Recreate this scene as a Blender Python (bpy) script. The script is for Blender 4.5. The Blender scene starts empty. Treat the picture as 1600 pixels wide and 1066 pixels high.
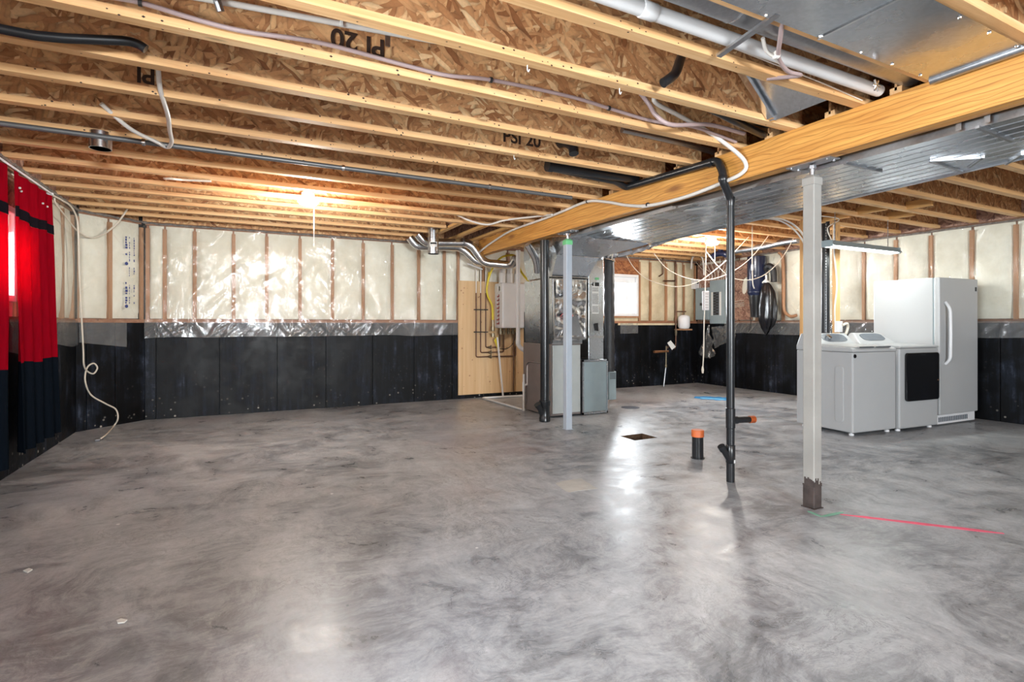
import bpy, math, random
from mathutils import Vector, Matrix, noise

random.seed(7)
scene = bpy.context.scene
COL = scene.collection
R = math.radians

# ------------------------------------------------------------------ camera
CAM_H, YAW, FPX, HORIZON = 1.18, R(26.9), 832.0, 507.0
cd = bpy.data.cameras.new('camera')
cd.sensor_width = 36.0
cd.lens = FPX * 36.0 / 1600.0
cd.shift_y = (HORIZON - 533.0) / 1600.0
cd.clip_start = 0.05
cam = bpy.data.objects.new('camera', cd)
COL.objects.link(cam)
cam.location = (0, 0, CAM_H)
cam.rotation_euler = (R(90), 0, -YAW)
scene.camera = cam

# ------------------------------------------------------------------ exposure, sky, lights
scene.view_settings.view_transform = 'Standard'
scene.view_settings.look = 'None'
scene.view_settings.gamma = 1.0
scene.view_settings.use_curve_mapping = False
scene.view_settings.exposure = 0.97

world = bpy.data.worlds.new('sky')
scene.world = world
world.use_nodes = True
bg = world.node_tree.nodes['Background']
bg.inputs[0].default_value = (0.86, 0.93, 1.0, 1)
bg.inputs[1].default_value = 2.2


def area(name, loc, rot, sx, sy, power, color):
    l = bpy.data.lights.new(name, 'AREA')
    l.shape = 'RECTANGLE'
    l.size, l.size_y, l.energy, l.color = sx, sy, power, color
    o = bpy.data.objects.new(name, l)
    COL.objects.link(o)
    o.location, o.rotation_euler = loc, rot
    return o


def point(name, loc, power, color, r=0.08):
    l = bpy.data.lights.new(name, 'POINT')
    l.energy, l.color, l.shadow_soft_size = power, color, r
    o = bpy.data.objects.new(name, l)
    COL.objects.link(o)
    o.location = loc
    return o


DAY = (0.88, 0.95, 1.0)
WARM = (1.0, 0.97, 0.92)
# daylight through rear, left and far windows; the near left one is added fill
area('daylight_rear', (0.9, -5.43, 1.55), (R(90), 0, 0), 1.3, 1.0, 400, DAY)
area('added_fill_left', (-1.80, 1.05, 1.60), (0, R(-90), 0), 0.8, 1.6, 190, DAY)  # unseen source added to brighten the appliance sides and the floor
area('daylight_left_window', (-1.80, 5.05, 1.74), (0, R(-90), 0), 0.7, 1.15, 90, DAY)
area('daylight_far_window', (6.2, 8.10, 1.73), (R(-90), 0, 0), 0.9, 0.72, 110, DAY)
# the two lit lamps on the joists
for bx_, by_, w_ in ((0.58, 5.57, 46), (6.21, 5.69, 46)):
    point('bulb_light', (bx_, by_, 2.20), w_, WARM, 0.07)

# ------------------------------------------------------------------ survey: photo measurements turned into points in the room
FW = (math.sin(YAW), math.cos(YAW))
RT = (math.cos(YAW), -math.sin(YAW))


def _ray(u, v):
    a = (u - 800.0) / FPX
    return (FW[0] + RT[0] * a, FW[1] + RT[1] * a, (HORIZON - v) / FPX)


def on_z(u, v, z=0.0):
    d = _ray(u, v); t = (z - CAM_H) / d[2]
    return (d[0] * t, d[1] * t, z)


def on_y(u, v, y):
    d = _ray(u, v); t = y / d[1]
    return (d[0] * t, y, CAM_H + d[2] * t)


def on_x(u, v, x):
    d = _ray(u, v); t = x / d[0]
    return (x, d[1] * t, CAM_H + d[2] * t)


def at_t(u, v, t):
    d = _ray(u, v)
    return (d[0] * t, d[1] * t, CAM_H + d[2] * t)


# ------------------------------------------------------------------ material helpers
MATS = {}


class NT:
    def __init__(self, name):
        m = bpy.data.materials.new(name)
        m.use_nodes = True
        self.m, self.t = m, m.node_tree
        self.b = self.t.nodes['Principled BSDF']
        self.out = self.t.nodes['Material Output']

    def n(self, typ, **kw):
        x = self.t.nodes.new(typ)
        for k, v in kw.items():
            if k in x.inputs.keys():
                x.inputs[k].default_value = v
            else:
                setattr(x, k, v)
        return x

    def l(self, a, b):
        self.t.links.new(a, b)

    def pos(self, scale=(1, 1, 1), obj=False, rot=(0, 0, 0)):
        if obj:
            src = self.n('ShaderNodeTexCoord').outputs['Object']
        else:
            src = self.n('ShaderNodeNewGeometry').outputs['Position']
        mp = self.n('ShaderNodeMapping')
        mp.inputs['Scale'].default_value = scale
        mp.inputs['Rotation'].default_value = rot
        self.l(src, mp.inputs['Vector'])
        return mp.outputs['Vector']

    def noise(self, vec, scale, detail=4, rough=0.55, dist=0.0):
        x = self.n('ShaderNodeTexNoise')
        x.inputs['Scale'].default_value = scale
        x.inputs['Detail'].default_value = detail
        x.inputs['Roughness'].default_value = rough
        x.inputs['Distortion'].default_value = dist
        self.l(vec, x.inputs['Vector'])
        return x.outputs['Fac']

    def ramp(self, fac, stops, interp='LINEAR'):
        x = self.n('ShaderNodeValToRGB')
        cr = x.color_ramp
        cr.interpolation = interp
        while len(cr.elements) < len(stops):
            cr.elements.new(0.5)
        for e, (p, c) in zip(cr.elements, stops):
            e.position = p
            e.color = (c[0], c[1], c[2], 1) if not isinstance(c, (int, float)) else (c, c, c, 1)
        self.l(fac, x.inputs['Fac'])
        return x.outputs['Color']

    def mix(self, fac, a, b, mode='MIX'):
        x = self.n('ShaderNodeMix', data_type='RGBA', blend_type=mode)
        for s, val in ((0, fac), (6, a), (7, b)):
            if hasattr(val, 'is_output'):
                self.l(val, x.inputs[s])
            elif isinstance(val, (int, float)):
                x.inputs[s].default_value = val if s == 0 else (val, val, val, 1)
            else:
                x.inputs[s].default_value = (*val, 1)
        return x.outputs[2]

    def math(self, op, a, b=None, clamp=False):
        x = self.n('ShaderNodeMath', operation=op, use_clamp=clamp)
        for i, val in enumerate((a, b)):
            if val is None:
                continue
            if hasattr(val, 'is_output'):
                self.l(val, x.inputs[i])
            else:
                x.inputs[i].default_value = val
        return x.outputs[0]

    def bump(self, h, strength=0.3, dist=0.01):
        x = self.n('ShaderNodeBump')
        x.inputs['Strength'].default_value = strength
        x.inputs['Distance'].default_value = dist
        self.l(h, x.inputs['Height'])
        self.l(x.outputs['Normal'], self.b.inputs['Normal'])
        return x.outputs['Normal']

    def set(self, **kw):
        for k, v in kw.items():
            s = self.b.inputs[k.replace('_', ' ')]
            if hasattr(v, 'is_output'):
                self.l(v, s)
            elif isinstance(v, tuple):
                s.default_value = (*v, 1) if len(v) == 3 else v
            else:
                s.default_value = v

    def done(self):
        MATS[self.m.name] = self.m
        return self.m


def lin(r, g, b):
    f = lambda c: (c / 255 / 12.92) if c / 255 <= 0.04045 else ((c / 255 + 0.055) / 1.055) ** 2.4
    return (f(r), f(g), f(b))


def plain(name, col, rough=0.5, metal=0.0, var=0.12, scale=6, bump=0.0, rvar=0.0, **kw):
    t = NT(name)
    v = t.pos()
    f = t.noise(v, scale, 5)
    lo = tuple(c * (1 - var) for c in col)
    hi = tuple(min(1, c * (1 + var)) for c in col)
    t.set(Base_Color=t.ramp(f, [(0.3, lo), (0.7, hi)]), Metallic=metal)
    if rvar:
        g = t.noise(v, scale * 3.1, 3)
        t.set(Roughness=t.ramp(g, [(0.3, max(0, rough - rvar)), (0.7, rough + rvar)]))
    else:
        t.set(Roughness=rough)
    if bump:
        t.bump(t.noise(v, scale * 8, 3), bump, 0.005)
    if kw:
        t.set(**kw)
    return t.done()


def wood(name, c_lo, c_mid, c_hi, axis='X', rough=0.6, knots=True, gs=1.0):
    t = NT(name)
    st = {'X': (1.2, 26, 26), 'Y': (26, 1.2, 26), 'Z': (26, 26, 1.2)}[axis]
    st = tuple(s * gs for s in st)
    v = t.pos(st)
    f = t.noise(v, 1.0, 5, 0.6, 0.7)
    big = t.noise(t.pos(tuple(s * 0.25 for s in st)), 1.0, 3)
    c = t.ramp(f, [(0.25, c_lo), (0.5, c_mid), (0.75, c_hi)])
    c = t.mix(t.ramp(big, [(0.35, 0.0), (0.7, 0.45)]), c, c_lo)
    if knots:
        kv = {'X': (2.2, 9, 9), 'Y': (9, 2.2, 9), 'Z': (9, 9, 2.2)}[axis]
        vo = t.n('ShaderNodeTexVoronoi')
        t.l(t.pos(kv), vo.inputs['Vector'])
        vo.inputs['Scale'].default_value = 1.0
        k = t.ramp(vo.outputs['Distance'], [(0.03, 1.0), (0.13, 0.0)])
        c = t.mix(t.math('MULTIPLY', k, 0.75), c, tuple(x * 0.35 for x in c_lo))
    t.set(Base_Color=c, Roughness=rough)
    t.bump(f, 0.15, 0.003)
    return t.done()


def osb(name, stops, plane='XZ', rough=0.65):
    """strand board: three layers of long flakes turned different ways"""
    t = NT(name)
    layers = []
    for i, (ang, sc, off) in enumerate(((0.35, 1.0, 0.0), (-0.7, 0.85, 3.7), (1.35, 1.15, 8.1))):
        if plane == 'XZ':
            rot, s = (0, ang, 0), (11 * sc, 3.1, 42 * sc)
        elif plane == 'YZ':
            rot, s = (ang, 0, 0), (3.1, 11 * sc, 42 * sc)
        else:
            rot, s = (0, 0, ang), (11 * sc, 42 * sc, 3.1)
        src = t.n('ShaderNodeNewGeometry').outputs['Position']
        wob = t.n('ShaderNodeTexNoise')
        wob.inputs['Scale'].default_value = 6.0
        t.l(src, wob.inputs['Vector'])
        va = t.n('ShaderNodeVectorMath', operation='MULTIPLY_ADD')
        t.l(wob.outputs['Color'], va.inputs[0])
        va.inputs[1].default_value = (0.06, 0.06, 0.06)
        t.l(src, va.inputs[2])
        rt = t.n('ShaderNodeVectorRotate', rotation_type='EULER_XYZ')
        rt.inputs['Rotation'].default_value = rot
        t.l(va.outputs[0], rt.inputs['Vector'])
        mp = t.n('ShaderNodeMapping')
        mp.inputs['Scale'].default_value = s
        mp.inputs['Location'].default_value = (off, off * 2, off)
        t.l(rt.outputs[0], mp.inputs['Vector'])
        vo = t.n('ShaderNodeTexVoronoi')
        vo.inputs['Scale'].default_value = 1.0
        t.l(mp.outputs[0], vo.inputs['Vector'])
        sep = t.n('ShaderNodeSeparateColor')
        t.l(vo.outputs['Color'], sep.inputs[0])
        layers.append((sep.outputs[0], sep.outputs[1], vo.outputs['Distance']))
    a = t.math('GREATER_THAN', layers[0][1], 0.5)
    b = t.math('GREATER_THAN', layers[1][1], 0.62)
    va = layers[2][0]
    m1 = t.mix(a, va, layers[0][0])
    m2 = t.mix(b, m1, layers[1][0])
    d1 = t.mix(a, layers[2][2], layers[0][2])
    d2 = t.mix(b, d1, layers[1][2])
    c = t.ramp(m2, stops)
    edge = t.ramp(d2, [(0.45, 1.0), (0.95, 0.55)])
    c = t.mix(1.0, c, edge, 'MULTIPLY')
    fine = t.noise(t.pos((60, 60, 60)), 1.0, 3)
    c = t.mix(0.5, c, t.ramp(fine, [(0.3, 0.65), (0.7, 1.0)]), 'MULTIPLY')
    t.set(Base_Color=c, Roughness=rough)
    t.bump(m2, 0.35, 0.004)
    return t.done()


OSB_STOPS = [(0.0, lin(150, 98, 60)), (0.12, lin(186, 132, 86)), (0.55, lin(212, 160, 110)), (0.9, lin(230, 186, 134)), (1.0, lin(242, 210, 162))]
M = {}
M['osb'] = osb('strand_board', OSB_STOPS)
M['osb_flat'] = osb('strand_board_flat', OSB_STOPS, 'XY')
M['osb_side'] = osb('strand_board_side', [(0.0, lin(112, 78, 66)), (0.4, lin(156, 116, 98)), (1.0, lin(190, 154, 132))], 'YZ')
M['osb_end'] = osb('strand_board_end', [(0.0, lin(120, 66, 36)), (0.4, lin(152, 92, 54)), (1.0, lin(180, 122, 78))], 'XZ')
M['pine'] = wood('pine_flange', lin(198, 144, 92), lin(224, 178, 124), lin(238, 204, 156), 'X')
M['pine_y'] = wood('pine_block', lin(190, 136, 78), lin(216, 168, 104), lin(234, 194, 132), 'Y')
M['pine_z'] = wood('pine_stud', lin(186, 134, 82), lin(216, 170, 112), lin(232, 196, 142), 'Z')
M['stud'] = wood('framing_stud', lin(146, 104, 74), lin(172, 128, 94), lin(194, 152, 118), 'Z')
M['plate'] = wood('wall_plate', lin(128, 86, 62), lin(160, 112, 84), lin(186, 142, 112), 'X')
M['plate_y'] = wood('wall_plate_side', lin(110, 78, 60), lin(140, 102, 80), lin(168, 130, 106), 'Y')


def beam_mat():
    t = NT('amber_beam_wood')
    src = t.pos((1, 1, 1))
    wv = t.n('ShaderNodeTexWave', wave_type='BANDS', bands_direction='Z', wave_profile='SAW')
    mp = t.pos((0.5, 0.62, 2.6))
    t.l(mp, wv.inputs['Vector'])
    wv.inputs['Scale'].default_value = 4.6
    wv.inputs['Distortion'].default_value = 9.0
    wv.inputs['Detail'].default_value = 2.5
    wv.inputs['Detail Scale'].default_value = 0.9
    line = t.ramp(wv.outputs['Fac'], [(0.0, 0.0), (0.75, 0.1), (0.93, 1.0), (1.0, 0.2)])
    fine = t.noise(t.pos((40, 2.0, 40)), 1.0, 5)
    base = t.ramp(fine, [(0.3, lin(186, 126, 56)), (0.7, lin(222, 164, 84))])
    c = t.mix(t.math('MULTIPLY', line, 0.72), base, lin(138, 82, 30))
    vo = t.n('ShaderNodeTexVoronoi')
    t.l(t.pos((3, 1.5, 5)), vo.inputs['Vector'])
    vo.inputs['Scale'].default_value = 1.0
    k = t.ramp(vo.outputs['Distance'], [(0.05, 1.0), (0.2, 0.0)])
    c = t.mix(t.math('MULTIPLY', k, 0.7), c, lin(110, 58, 30))
    t.set(Base_Color=c, Roughness=0.5)
    t.bump(fine, 0.1, 0.003)
    return t.done()


M['beam'] = beam_mat()


def floor_mat():
    t = NT('trowelled_concrete')
    p = t.pos((1, 1, 1))
    wob = t.n('ShaderNodeTexNoise')
    wob.inputs['Scale'].default_value = 1.3
    wob.inputs['Detail'].default_value = 5
    t.l(p, wob.inputs['Vector'])
    va = t.n('ShaderNodeVectorMath', operation='MULTIPLY_ADD')
    t.l(wob.outputs['Color'], va.inputs[0])
    va.inputs[1].default_value = (0.55, 0.55, 0.55)
    t.l(p, va.inputs[2])
    w = va.outputs[0]
    big = t.noise(w, 0.8, 6, 0.6)
    mid = t.noise(w, 3.4, 10, 0.72, 0.5)
    sw = t.n('ShaderNodeMapping')
    sw.inputs['Scale'].default_value = (4.0, 17.0, 1)
    sw.inputs['Rotation'].default_value = (0, 0, R(28))
    t.l(w, sw.inputs['Vector'])
    streak = t.noise(sw.outputs[0], 1.0, 8, 0.75)
    sw2 = t.n('ShaderNodeMapping')
    sw2.inputs['Scale'].default_value = (22.0, 6.0, 1)
    sw2.inputs['Rotation'].default_value = (0, 0, R(-12))
    t.l(w, sw2.inputs['Vector'])
    streak2 = t.noise(sw2.outputs[0], 1.0, 8, 0.75)
    side = t.ramp(t.noise(p, 0.9, 3), [(0.44, 0.0), (0.56, 1.0)])
    streak = t.mix(side, streak, streak2)
    fine = t.noise(p, 55, 5, 0.7)
    a = t.math('MULTIPLY', big, 0.34)
    b = t.math('MULTIPLY', mid, 0.38)
    c_ = t.math('MULTIPLY', streak, 0.28)
    s = t.math('ADD', t.math('ADD', a, b), c_)
    col = t.ramp(s, [(0.37, lin(84, 86, 89)), (0.44, lin(124, 126, 130)), (0.5, lin(160, 162, 166)), (0.57, lin(182, 184, 187)), (0.66, lin(196, 199, 203))])
    # dark vein-like trowel scars
    scar = t.noise(w, 3.4, 7, 0.75, 1.2)
    ridge = t.math('ABSOLUTE', t.math('SUBTRACT', scar, 0.5))
    sc = t.ramp(ridge, [(0.0, 1.0), (0.016, 0.0)])
    gate = t.ramp(t.noise(p, 1.1, 3), [(0.45, 0.0), (0.6, 1.0)])
    col = t.mix(t.math('MULTIPLY', t.math('MULTIPLY', sc, gate), 0.5), col, lin(74, 72, 70))
    scar2 = t.noise(w, 9.0, 9, 0.8, 0.8)
    sc2 = t.ramp(t.math('ABSOLUTE', t.math('SUBTRACT', scar2, 0.5)), [(0.0, 1.0), (0.02, 0.0)])
    gate2 = t.ramp(t.noise(p, 1.9, 4, 0.7), [(0.46, 0.0), (0.58, 1.0)])
    col = t.mix(t.math('MULTIPLY', t.math('MULTIPLY', sc2, gate2), 0.42), col, lin(84, 83, 82))
    pale = t.ramp(t.noise(w, 6.0, 9, 0.8), [(0.56, 0.0), (0.66, 1.0)])
    col = t.mix(t.math('MULTIPLY', pale, 0.3), col, lin(214, 214, 213))
    # rosy and bluish stains
    pink = t.ramp(t.noise(w, 0.62, 3), [(0.56, 0.0), (0.68, 1.0)])
    col = t.mix(t.math('MULTIPLY', pink, 0.35), col, lin(160, 142, 142))
    blue = t.ramp(t.noise(t.pos((1, 1, 1), rot=(0, 0, 1.3)), 0.5, 3), [(0.55, 0.0), (0.7, 1.0)])
    col = t.mix(t.math('MULTIPLY', blue, 0.3), col, lin(150, 158, 172))
    col = t.mix(0.55, col, t.ramp(fine, [(0.3, 0.72), (0.65, 1.0)]), 'MULTIPLY')
    vo = t.n('ShaderNodeTexVoronoi')
    t.l(p, vo.inputs['Vector'])
    vo.inputs['Scale'].default_value = 2.4
    spot = t.ramp(vo.outputs['Distance'], [(0.018, 1.0), (0.03, 0.0)])
    col = t.mix(spot, col, lin(222, 222, 220))
    t.set(Base_Color=col, Roughness=t.ramp(mid, [(0.35, 0.26), (0.65, 0.48)]))
    t.bump(t.math('ADD', t.math('MULTIPLY', mid, 0.6), t.math('MULTIPLY', streak, 0.4)), 0.2, 0.01)
    return t.done()


M['floor'] = floor_mat()


def black_wall():
    t = NT('damp_proofed_concrete')
    p = t.pos((1, 1, 1))
    n1 = t.noise(p, 3.0, 6, 0.7)
    st = t.noise(t.pos((11, 11, 0.8)), 1.0, 6, 0.72, 0.3)
    s = t.math('ADD', t.math('MULTIPLY', n1, 0.5), t.math('MULTIPLY', st, 0.5))
    c = t.ramp(s, [(0.38, lin(5, 5, 6)), (0.5, lin(11, 13, 17)), (0.58, lin(28, 33, 43)), (0.68, lin(74, 82, 98))])
    # pale splashes and grit, thicker towards the slab
    vo = t.n('ShaderNodeTexVoronoi')
    t.l(p, vo.inputs['Vector'])
    vo.inputs['Scale'].default_value = 14
    sp = t.ramp(vo.outputs['Distance'], [(0.12, 1.0), (0.2, 0.0)])
    sep = t.n('ShaderNodeSeparateXYZ')
    t.l(p, sep.inputs[0])
    low = t.ramp(sep.outputs[2], [(0.0, 1.0), (0.28, 0.1), (0.9, 0.0)])
    g = t.ramp(t.noise(p, 2.2, 3), [(0.42, 0.0), (0.62, 1.0)])
    c = t.mix(t.math('MULTIPLY', t.math('MULTIPLY', sp, low), g), c, lin(176, 170, 160))
    t.set(Base_Color=c, Roughness=t.ramp(n1, [(0.3, 0.4), (0.7, 0.65)]), Specular_IOR_Level=0.22)
    t.bump(n1, 0.25, 0.01)
    return t.done()


M['black'] = black_wall()


def batt_mat(name, lo, hi):
    t = NT(name)
    p = t.pos((1, 1, 1))
    a = t.noise(p, 4.5, 6, 0.6)
    b = t.noise(p, 26, 3)
    c = t.ramp(a, [(0.3, lo), (0.65, hi)])
    c = t.mix(0.35, c, t.ramp(b, [(0.3, 0.86), (0.7, 1.0)]), 'MULTIPLY')
    t.set(Base_Color=c, Roughness=0.8)
    t.bump(t.math('ADD', a, t.math('MULTIPLY', b, 0.3)), 0.4, 0.02)
    return t.done()


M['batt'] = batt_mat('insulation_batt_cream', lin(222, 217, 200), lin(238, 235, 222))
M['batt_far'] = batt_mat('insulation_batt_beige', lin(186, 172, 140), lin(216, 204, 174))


def poly_mat(name, tint, gloss, rough=0.14):
    t = NT(name)
    t.t.nodes.remove(t.b)
    tr = t.n('ShaderNodeBsdfTransparent')
    tr.inputs[0].default_value = (*tint, 1)
    gl = t.n('ShaderNodeBsdfGlossy')
    gl.inputs['Roughness'].default_value = rough
    gl.inputs['Color'].default_value = (1, 1, 1, 1)
    df = t.n('ShaderNodeBsdfDiffuse')
    df.inputs['Color'].default_value = (0.75, 0.76, 0.76, 1)
    nz = t.noise(t.pos((7, 7, 3), rot=(0, 0.6, 0)), 1.0, 5, 0.65, 1.2)
    bp = t.n('ShaderNodeBump')
    bp.inputs['Strength'].default_value = 0.5
    bp.inputs['Distance'].default_value = 0.02
    t.l(nz, bp.inputs['Height'])
    t.l(bp.outputs[0], gl.inputs['Normal'])
    lw = t.n('ShaderNodeLayerWeight')
    lw.inputs['Blend'].default_value = 0.25
    t.l(bp.outputs[0], lw.inputs['Normal'])
    fac = t.math('ADD', t.math('MULTIPLY', lw.outputs['Fresnel'], 0.16), gloss, True)
    m0 = t.n('ShaderNodeMixShader')
    m0.inputs[0].default_value = 0.03 if gloss < 0.03 else 0.14
    t.l(tr.outputs[0], m0.inputs[1])
    t.l(df.outputs[0], m0.inputs[2])
    m1 = t.n('ShaderNodeMixShader')
    t.l(fac, m1.inputs[0])
    t.l(m0.outputs[0], m1.inputs[1])
    t.l(gl.outputs[0], m1.inputs[2])
    t.l(m1.outputs[0], t.out.inputs['Surface'])
    return t.done()


M['poly'] = poly_mat('clear_poly_sheet', (0.975, 0.98, 0.965), 0.028, 0.09)
M['poly_flap'] = poly_mat('clear_poly_flap', (0.80, 0.82, 0.83), 0.05, 0.1)
M['bag_clear'] = poly_mat('crumpled_clear_bag', (0.8, 0.8, 0.78), 0.15)


def glass_mat():
    t = NT('window_glass')
    t.t.nodes.remove(t.b)
    tr = t.n('ShaderNodeBsdfTransparent')
    gl = t.n('ShaderNodeBsdfGlossy')
    gl.inputs['Roughness'].default_value = 0.02
    fr = t.n('ShaderNodeFresnel')
    fr.inputs[0].default_value = 1.45
    m1 = t.n('ShaderNodeMixShader')
    t.l(fr.outputs[0], m1.inputs[0])
    t.l(tr.outputs[0], m1.inputs[1])
    t.l(gl.outputs[0], m1.inputs[2])
    t.l(m1.outputs[0], t.out.inputs['Surface'])
    return t.done()


M['glass'] = glass_mat()


def galv(name, col, rough, spangle=0.12):
    t = NT(name)
    p = t.pos((1, 1, 1))
    vo = t.n('ShaderNodeTexVoronoi')
    t.l(p, vo.inputs['Vector'])
    vo.inputs['Scale'].default_value = 70
    sep = t.n('ShaderNodeSeparateColor')
    t.l(vo.outputs['Color'], sep.inputs[0])
    lo = tuple(c * (1 - spangle) for c in col)
    t.set(Base_Color=t.ramp(sep.outputs[0], [(0, lo), (1, col)]), Metallic=1.0)
    n1 = t.noise(p, 3.5, 4)
    t.set(Roughness=t.ramp(n1, [(0.3, rough * 0.75), (0.7, rough * 1.3)]))
    t.bump(t.noise(p, 1.6, 1), 0.10, 0.02)
    return t.done()


M['galv'] = galv('galvanised_sheet', (0.62, 0.66, 0.70), 0.26)
M['galv_trunk'] = galv('trunk_duct_sheet', (0.74, 0.80, 0.86), 0.27, 0.08)
M['galv_dull'] = galv('galvanised_pipe', (0.45, 0.46, 0.48), 0.36)
M['galv_bright'] = galv('bright_duct_steel', (0.78, 0.79, 0.80), 0.22)
M['foil'] = galv('crinkled_foil', (0.85, 0.86, 0.88), 0.2)
M['grey_box'] = plain('grey_painted_steel', lin(142, 156, 160), 0.4, 0.0, 0.05)
M['furnace'] = plain('taupe_furnace_enamel', lin(118, 108, 104), 0.42, 0.0, 0.06)
M['furnace_front'] = plain('pale_furnace_door', lin(178, 182, 180), 0.4, 0.2, 0.05)
M['post'] = plain('primer_grey_steel', lin(150, 147, 142), 0.5, 0.0, 0.10, 5, 0.1)
M['post_far'] = plain('pale_blue_grey_steel', lin(168, 176, 186), 0.45, 0.0, 0.05)
M['rust'] = plain('rusty_bare_steel', lin(70, 60, 57), 0.75, 0.2, 0.35, 14, 0.3)
M['gas_steel'] = plain('grey_gas_pipe', lin(112, 112, 112), 0.45, 0.5, 0.08)
M['steel'] = plain('bare_steel', (0.5, 0.5, 0.52), 0.35, 1.0, 0.1)
M['abs'] = plain('black_plastic_pipe', (0.012, 0.013, 0.015), 0.28, 0, 0.2)
M['black_rubber'] = plain('black_flexible_sleeve', (0.018, 0.018, 0.02), 0.42, 0, 0.3, 20, 0.5)
M['black_bag'] = plain('black_bin_bag_film', (0.008, 0.008, 0.01), 0.18, 0, 0.3, 8, 0.6)
M['navy_plastic'] = plain('navy_plastic', (0.014, 0.02, 0.055), 0.25, 0, 0.2)
M['pvc'] = plain('white_plastic_pipe', lin(218, 217, 216), 0.42, 0, 0.04)
M['pex'] = plain('translucent_white_tube', lin(214, 208, 200), 0.35, 0, 0.06)
M['lilac'] = plain('lilac_water_tube', lin(168, 146, 144), 0.4, 0, 0.08)
M['white_cord'] = plain('white_cord', lin(218, 208, 192), 0.5, 0, 0.06)
M['white'] = plain('white_enamel', lin(172, 173, 174), 0.28, 0, 0.02, 2)
M['white_matt'] = plain('white_plastic', lin(222, 222, 224), 0.45, 0, 0.03)
M['vinyl'] = plain('white_vinyl_frame', lin(226, 228, 230), 0.4, 0, 0.03)
M['dark_glass'] = plain('black_door_glass', (0.006, 0.006, 0.007), 0.08, 0, 0.1)
M['grey_panel'] = plain('smoke_grey_panel', lin(92, 98, 106), 0.2, 0, 0.1)
M['chrome'] = plain('chrome', (0.8, 0.8, 0.8), 0.1, 1.0, 0.02)
M['copper'] = plain('copper_pipe', (0.16, 0.085, 0.055), 0.4, 0.6, 0.3)
M['copper_bright'] = plain('bright_copper', (0.75, 0.38, 0.2), 0.3, 0.9, 0.15)
M['brass'] = plain('brass', (0.22, 0.18, 0.12), 0.4, 0.7, 0.2)
M['yellow'] = plain('yellow_gas_tube', lin(208, 186, 40), 0.45, 0, 0.1)
M['orange'] = plain('orange_paint', lin(206, 104, 52), 0.5, 0, 0.12, 14)
M['green_paint'] = plain('green_paint', lin(110, 190, 130), 0.5, 0, 0.12)
M['ply'] = wood('plywood_sheet', lin(190, 152, 106), lin(214, 180, 136), lin(228, 200, 160), 'Z', 0.6, False, 0.4)
M['paper'] = plain('white_paper', lin(218, 218, 214), 0.7, 0, 0.03)
M['ink'] = plain('black_ink', (0.02, 0.02, 0.02), 0.6)
M['blue_ink'] = plain('blue_ink', lin(60, 72, 130), 0.6)
M['red_ink'] = plain('red_ink', lin(176, 84, 84), 0.6)
M['stamp'] = plain('stamp_ink', lin(46, 28, 18), 0.7, 0, 0.4, 30)
M['soil'] = plain('dark_gravel', lin(92, 70, 52), 0.95, 0, 0.5, 30, 1.0)
M['patch'] = plain('pale_mortar', lin(182, 180, 175), 0.7, 0, 0.08, 12, 0.3)
M['blind'] = plain('cream_roller_blind', lin(226, 206, 160), 0.7, 0, 0.05)
M['outside'] = plain('pale_siding', lin(214, 216, 220), 0.7, 0, 0.04)
M['tape'] = plain('green_chalk', lin(120, 170, 146), 0.8, 0, 0.15, 16)
M['pink_paint'] = plain('pink_marking_paint', lin(226, 92, 118), 0.7, 0, 0.15, 14)
M['blue_paint'] = plain('blue_marking_paint', lin(36, 128, 190), 0.6, 0, 0.12, 14)
M['blue_light_paint'] = plain('pale_blue_marking_paint', lin(120, 190, 226), 0.6, 0, 0.12, 14)
M['dark_stain'] = plain('dark_drain_cover', lin(64, 70, 84), 0.5, 0, 0.2, 14)


def cloth(name, col, trans=0.35):
    t = NT(name)
    t.t.nodes.remove(t.b)
    v = t.pos((40, 40, 6))
    f = t.noise(v, 1.0, 4)
    c = t.ramp(f, [(0.3, tuple(x * 0.8 for x in col)), (0.7, col)])
    d = t.n('ShaderNodeBsdfDiffuse')
    tl = t.n('ShaderNodeBsdfTranslucent')
    t.l(c, d.inputs['Color'])
    t.l(c, tl.inputs['Color'])
    m = t.n('ShaderNodeMixShader')
    m.inputs[0].default_value = trans
    t.l(d.outputs[0], m.inputs[1])
    t.l(tl.outputs[0], m.inputs[2])
    t.l(m.outputs[0], t.out.inputs['Surface'])
    return t.done()


M['red'] = cloth('red_curtain_cloth', lin(172, 14, 36), 0.45)
M['band'] = cloth('black_curtain_band', (0.012, 0.01, 0.014), 0.1)
M['navy'] = cloth('black_curtain_hem', (0.006, 0.009, 0.014), 0.1)


def glow(name, col, strength):
    t = NT(name)
    t.set(Base_Color=(0.9, 0.9, 0.9), Emission_Color=col, Emission_Strength=strength)
    return t.done()


M['bulb'] = glow('lit_bulb', (1.0, 0.93, 0.80), 14)
M['tube'] = glow('lit_fluorescent_tube', (0.95, 1.0, 0.97), 9)

# ------------------------------------------------------------------ mesh helpers
WORLD = {}      # object name -> world origin, for building children in room coordinates


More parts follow.
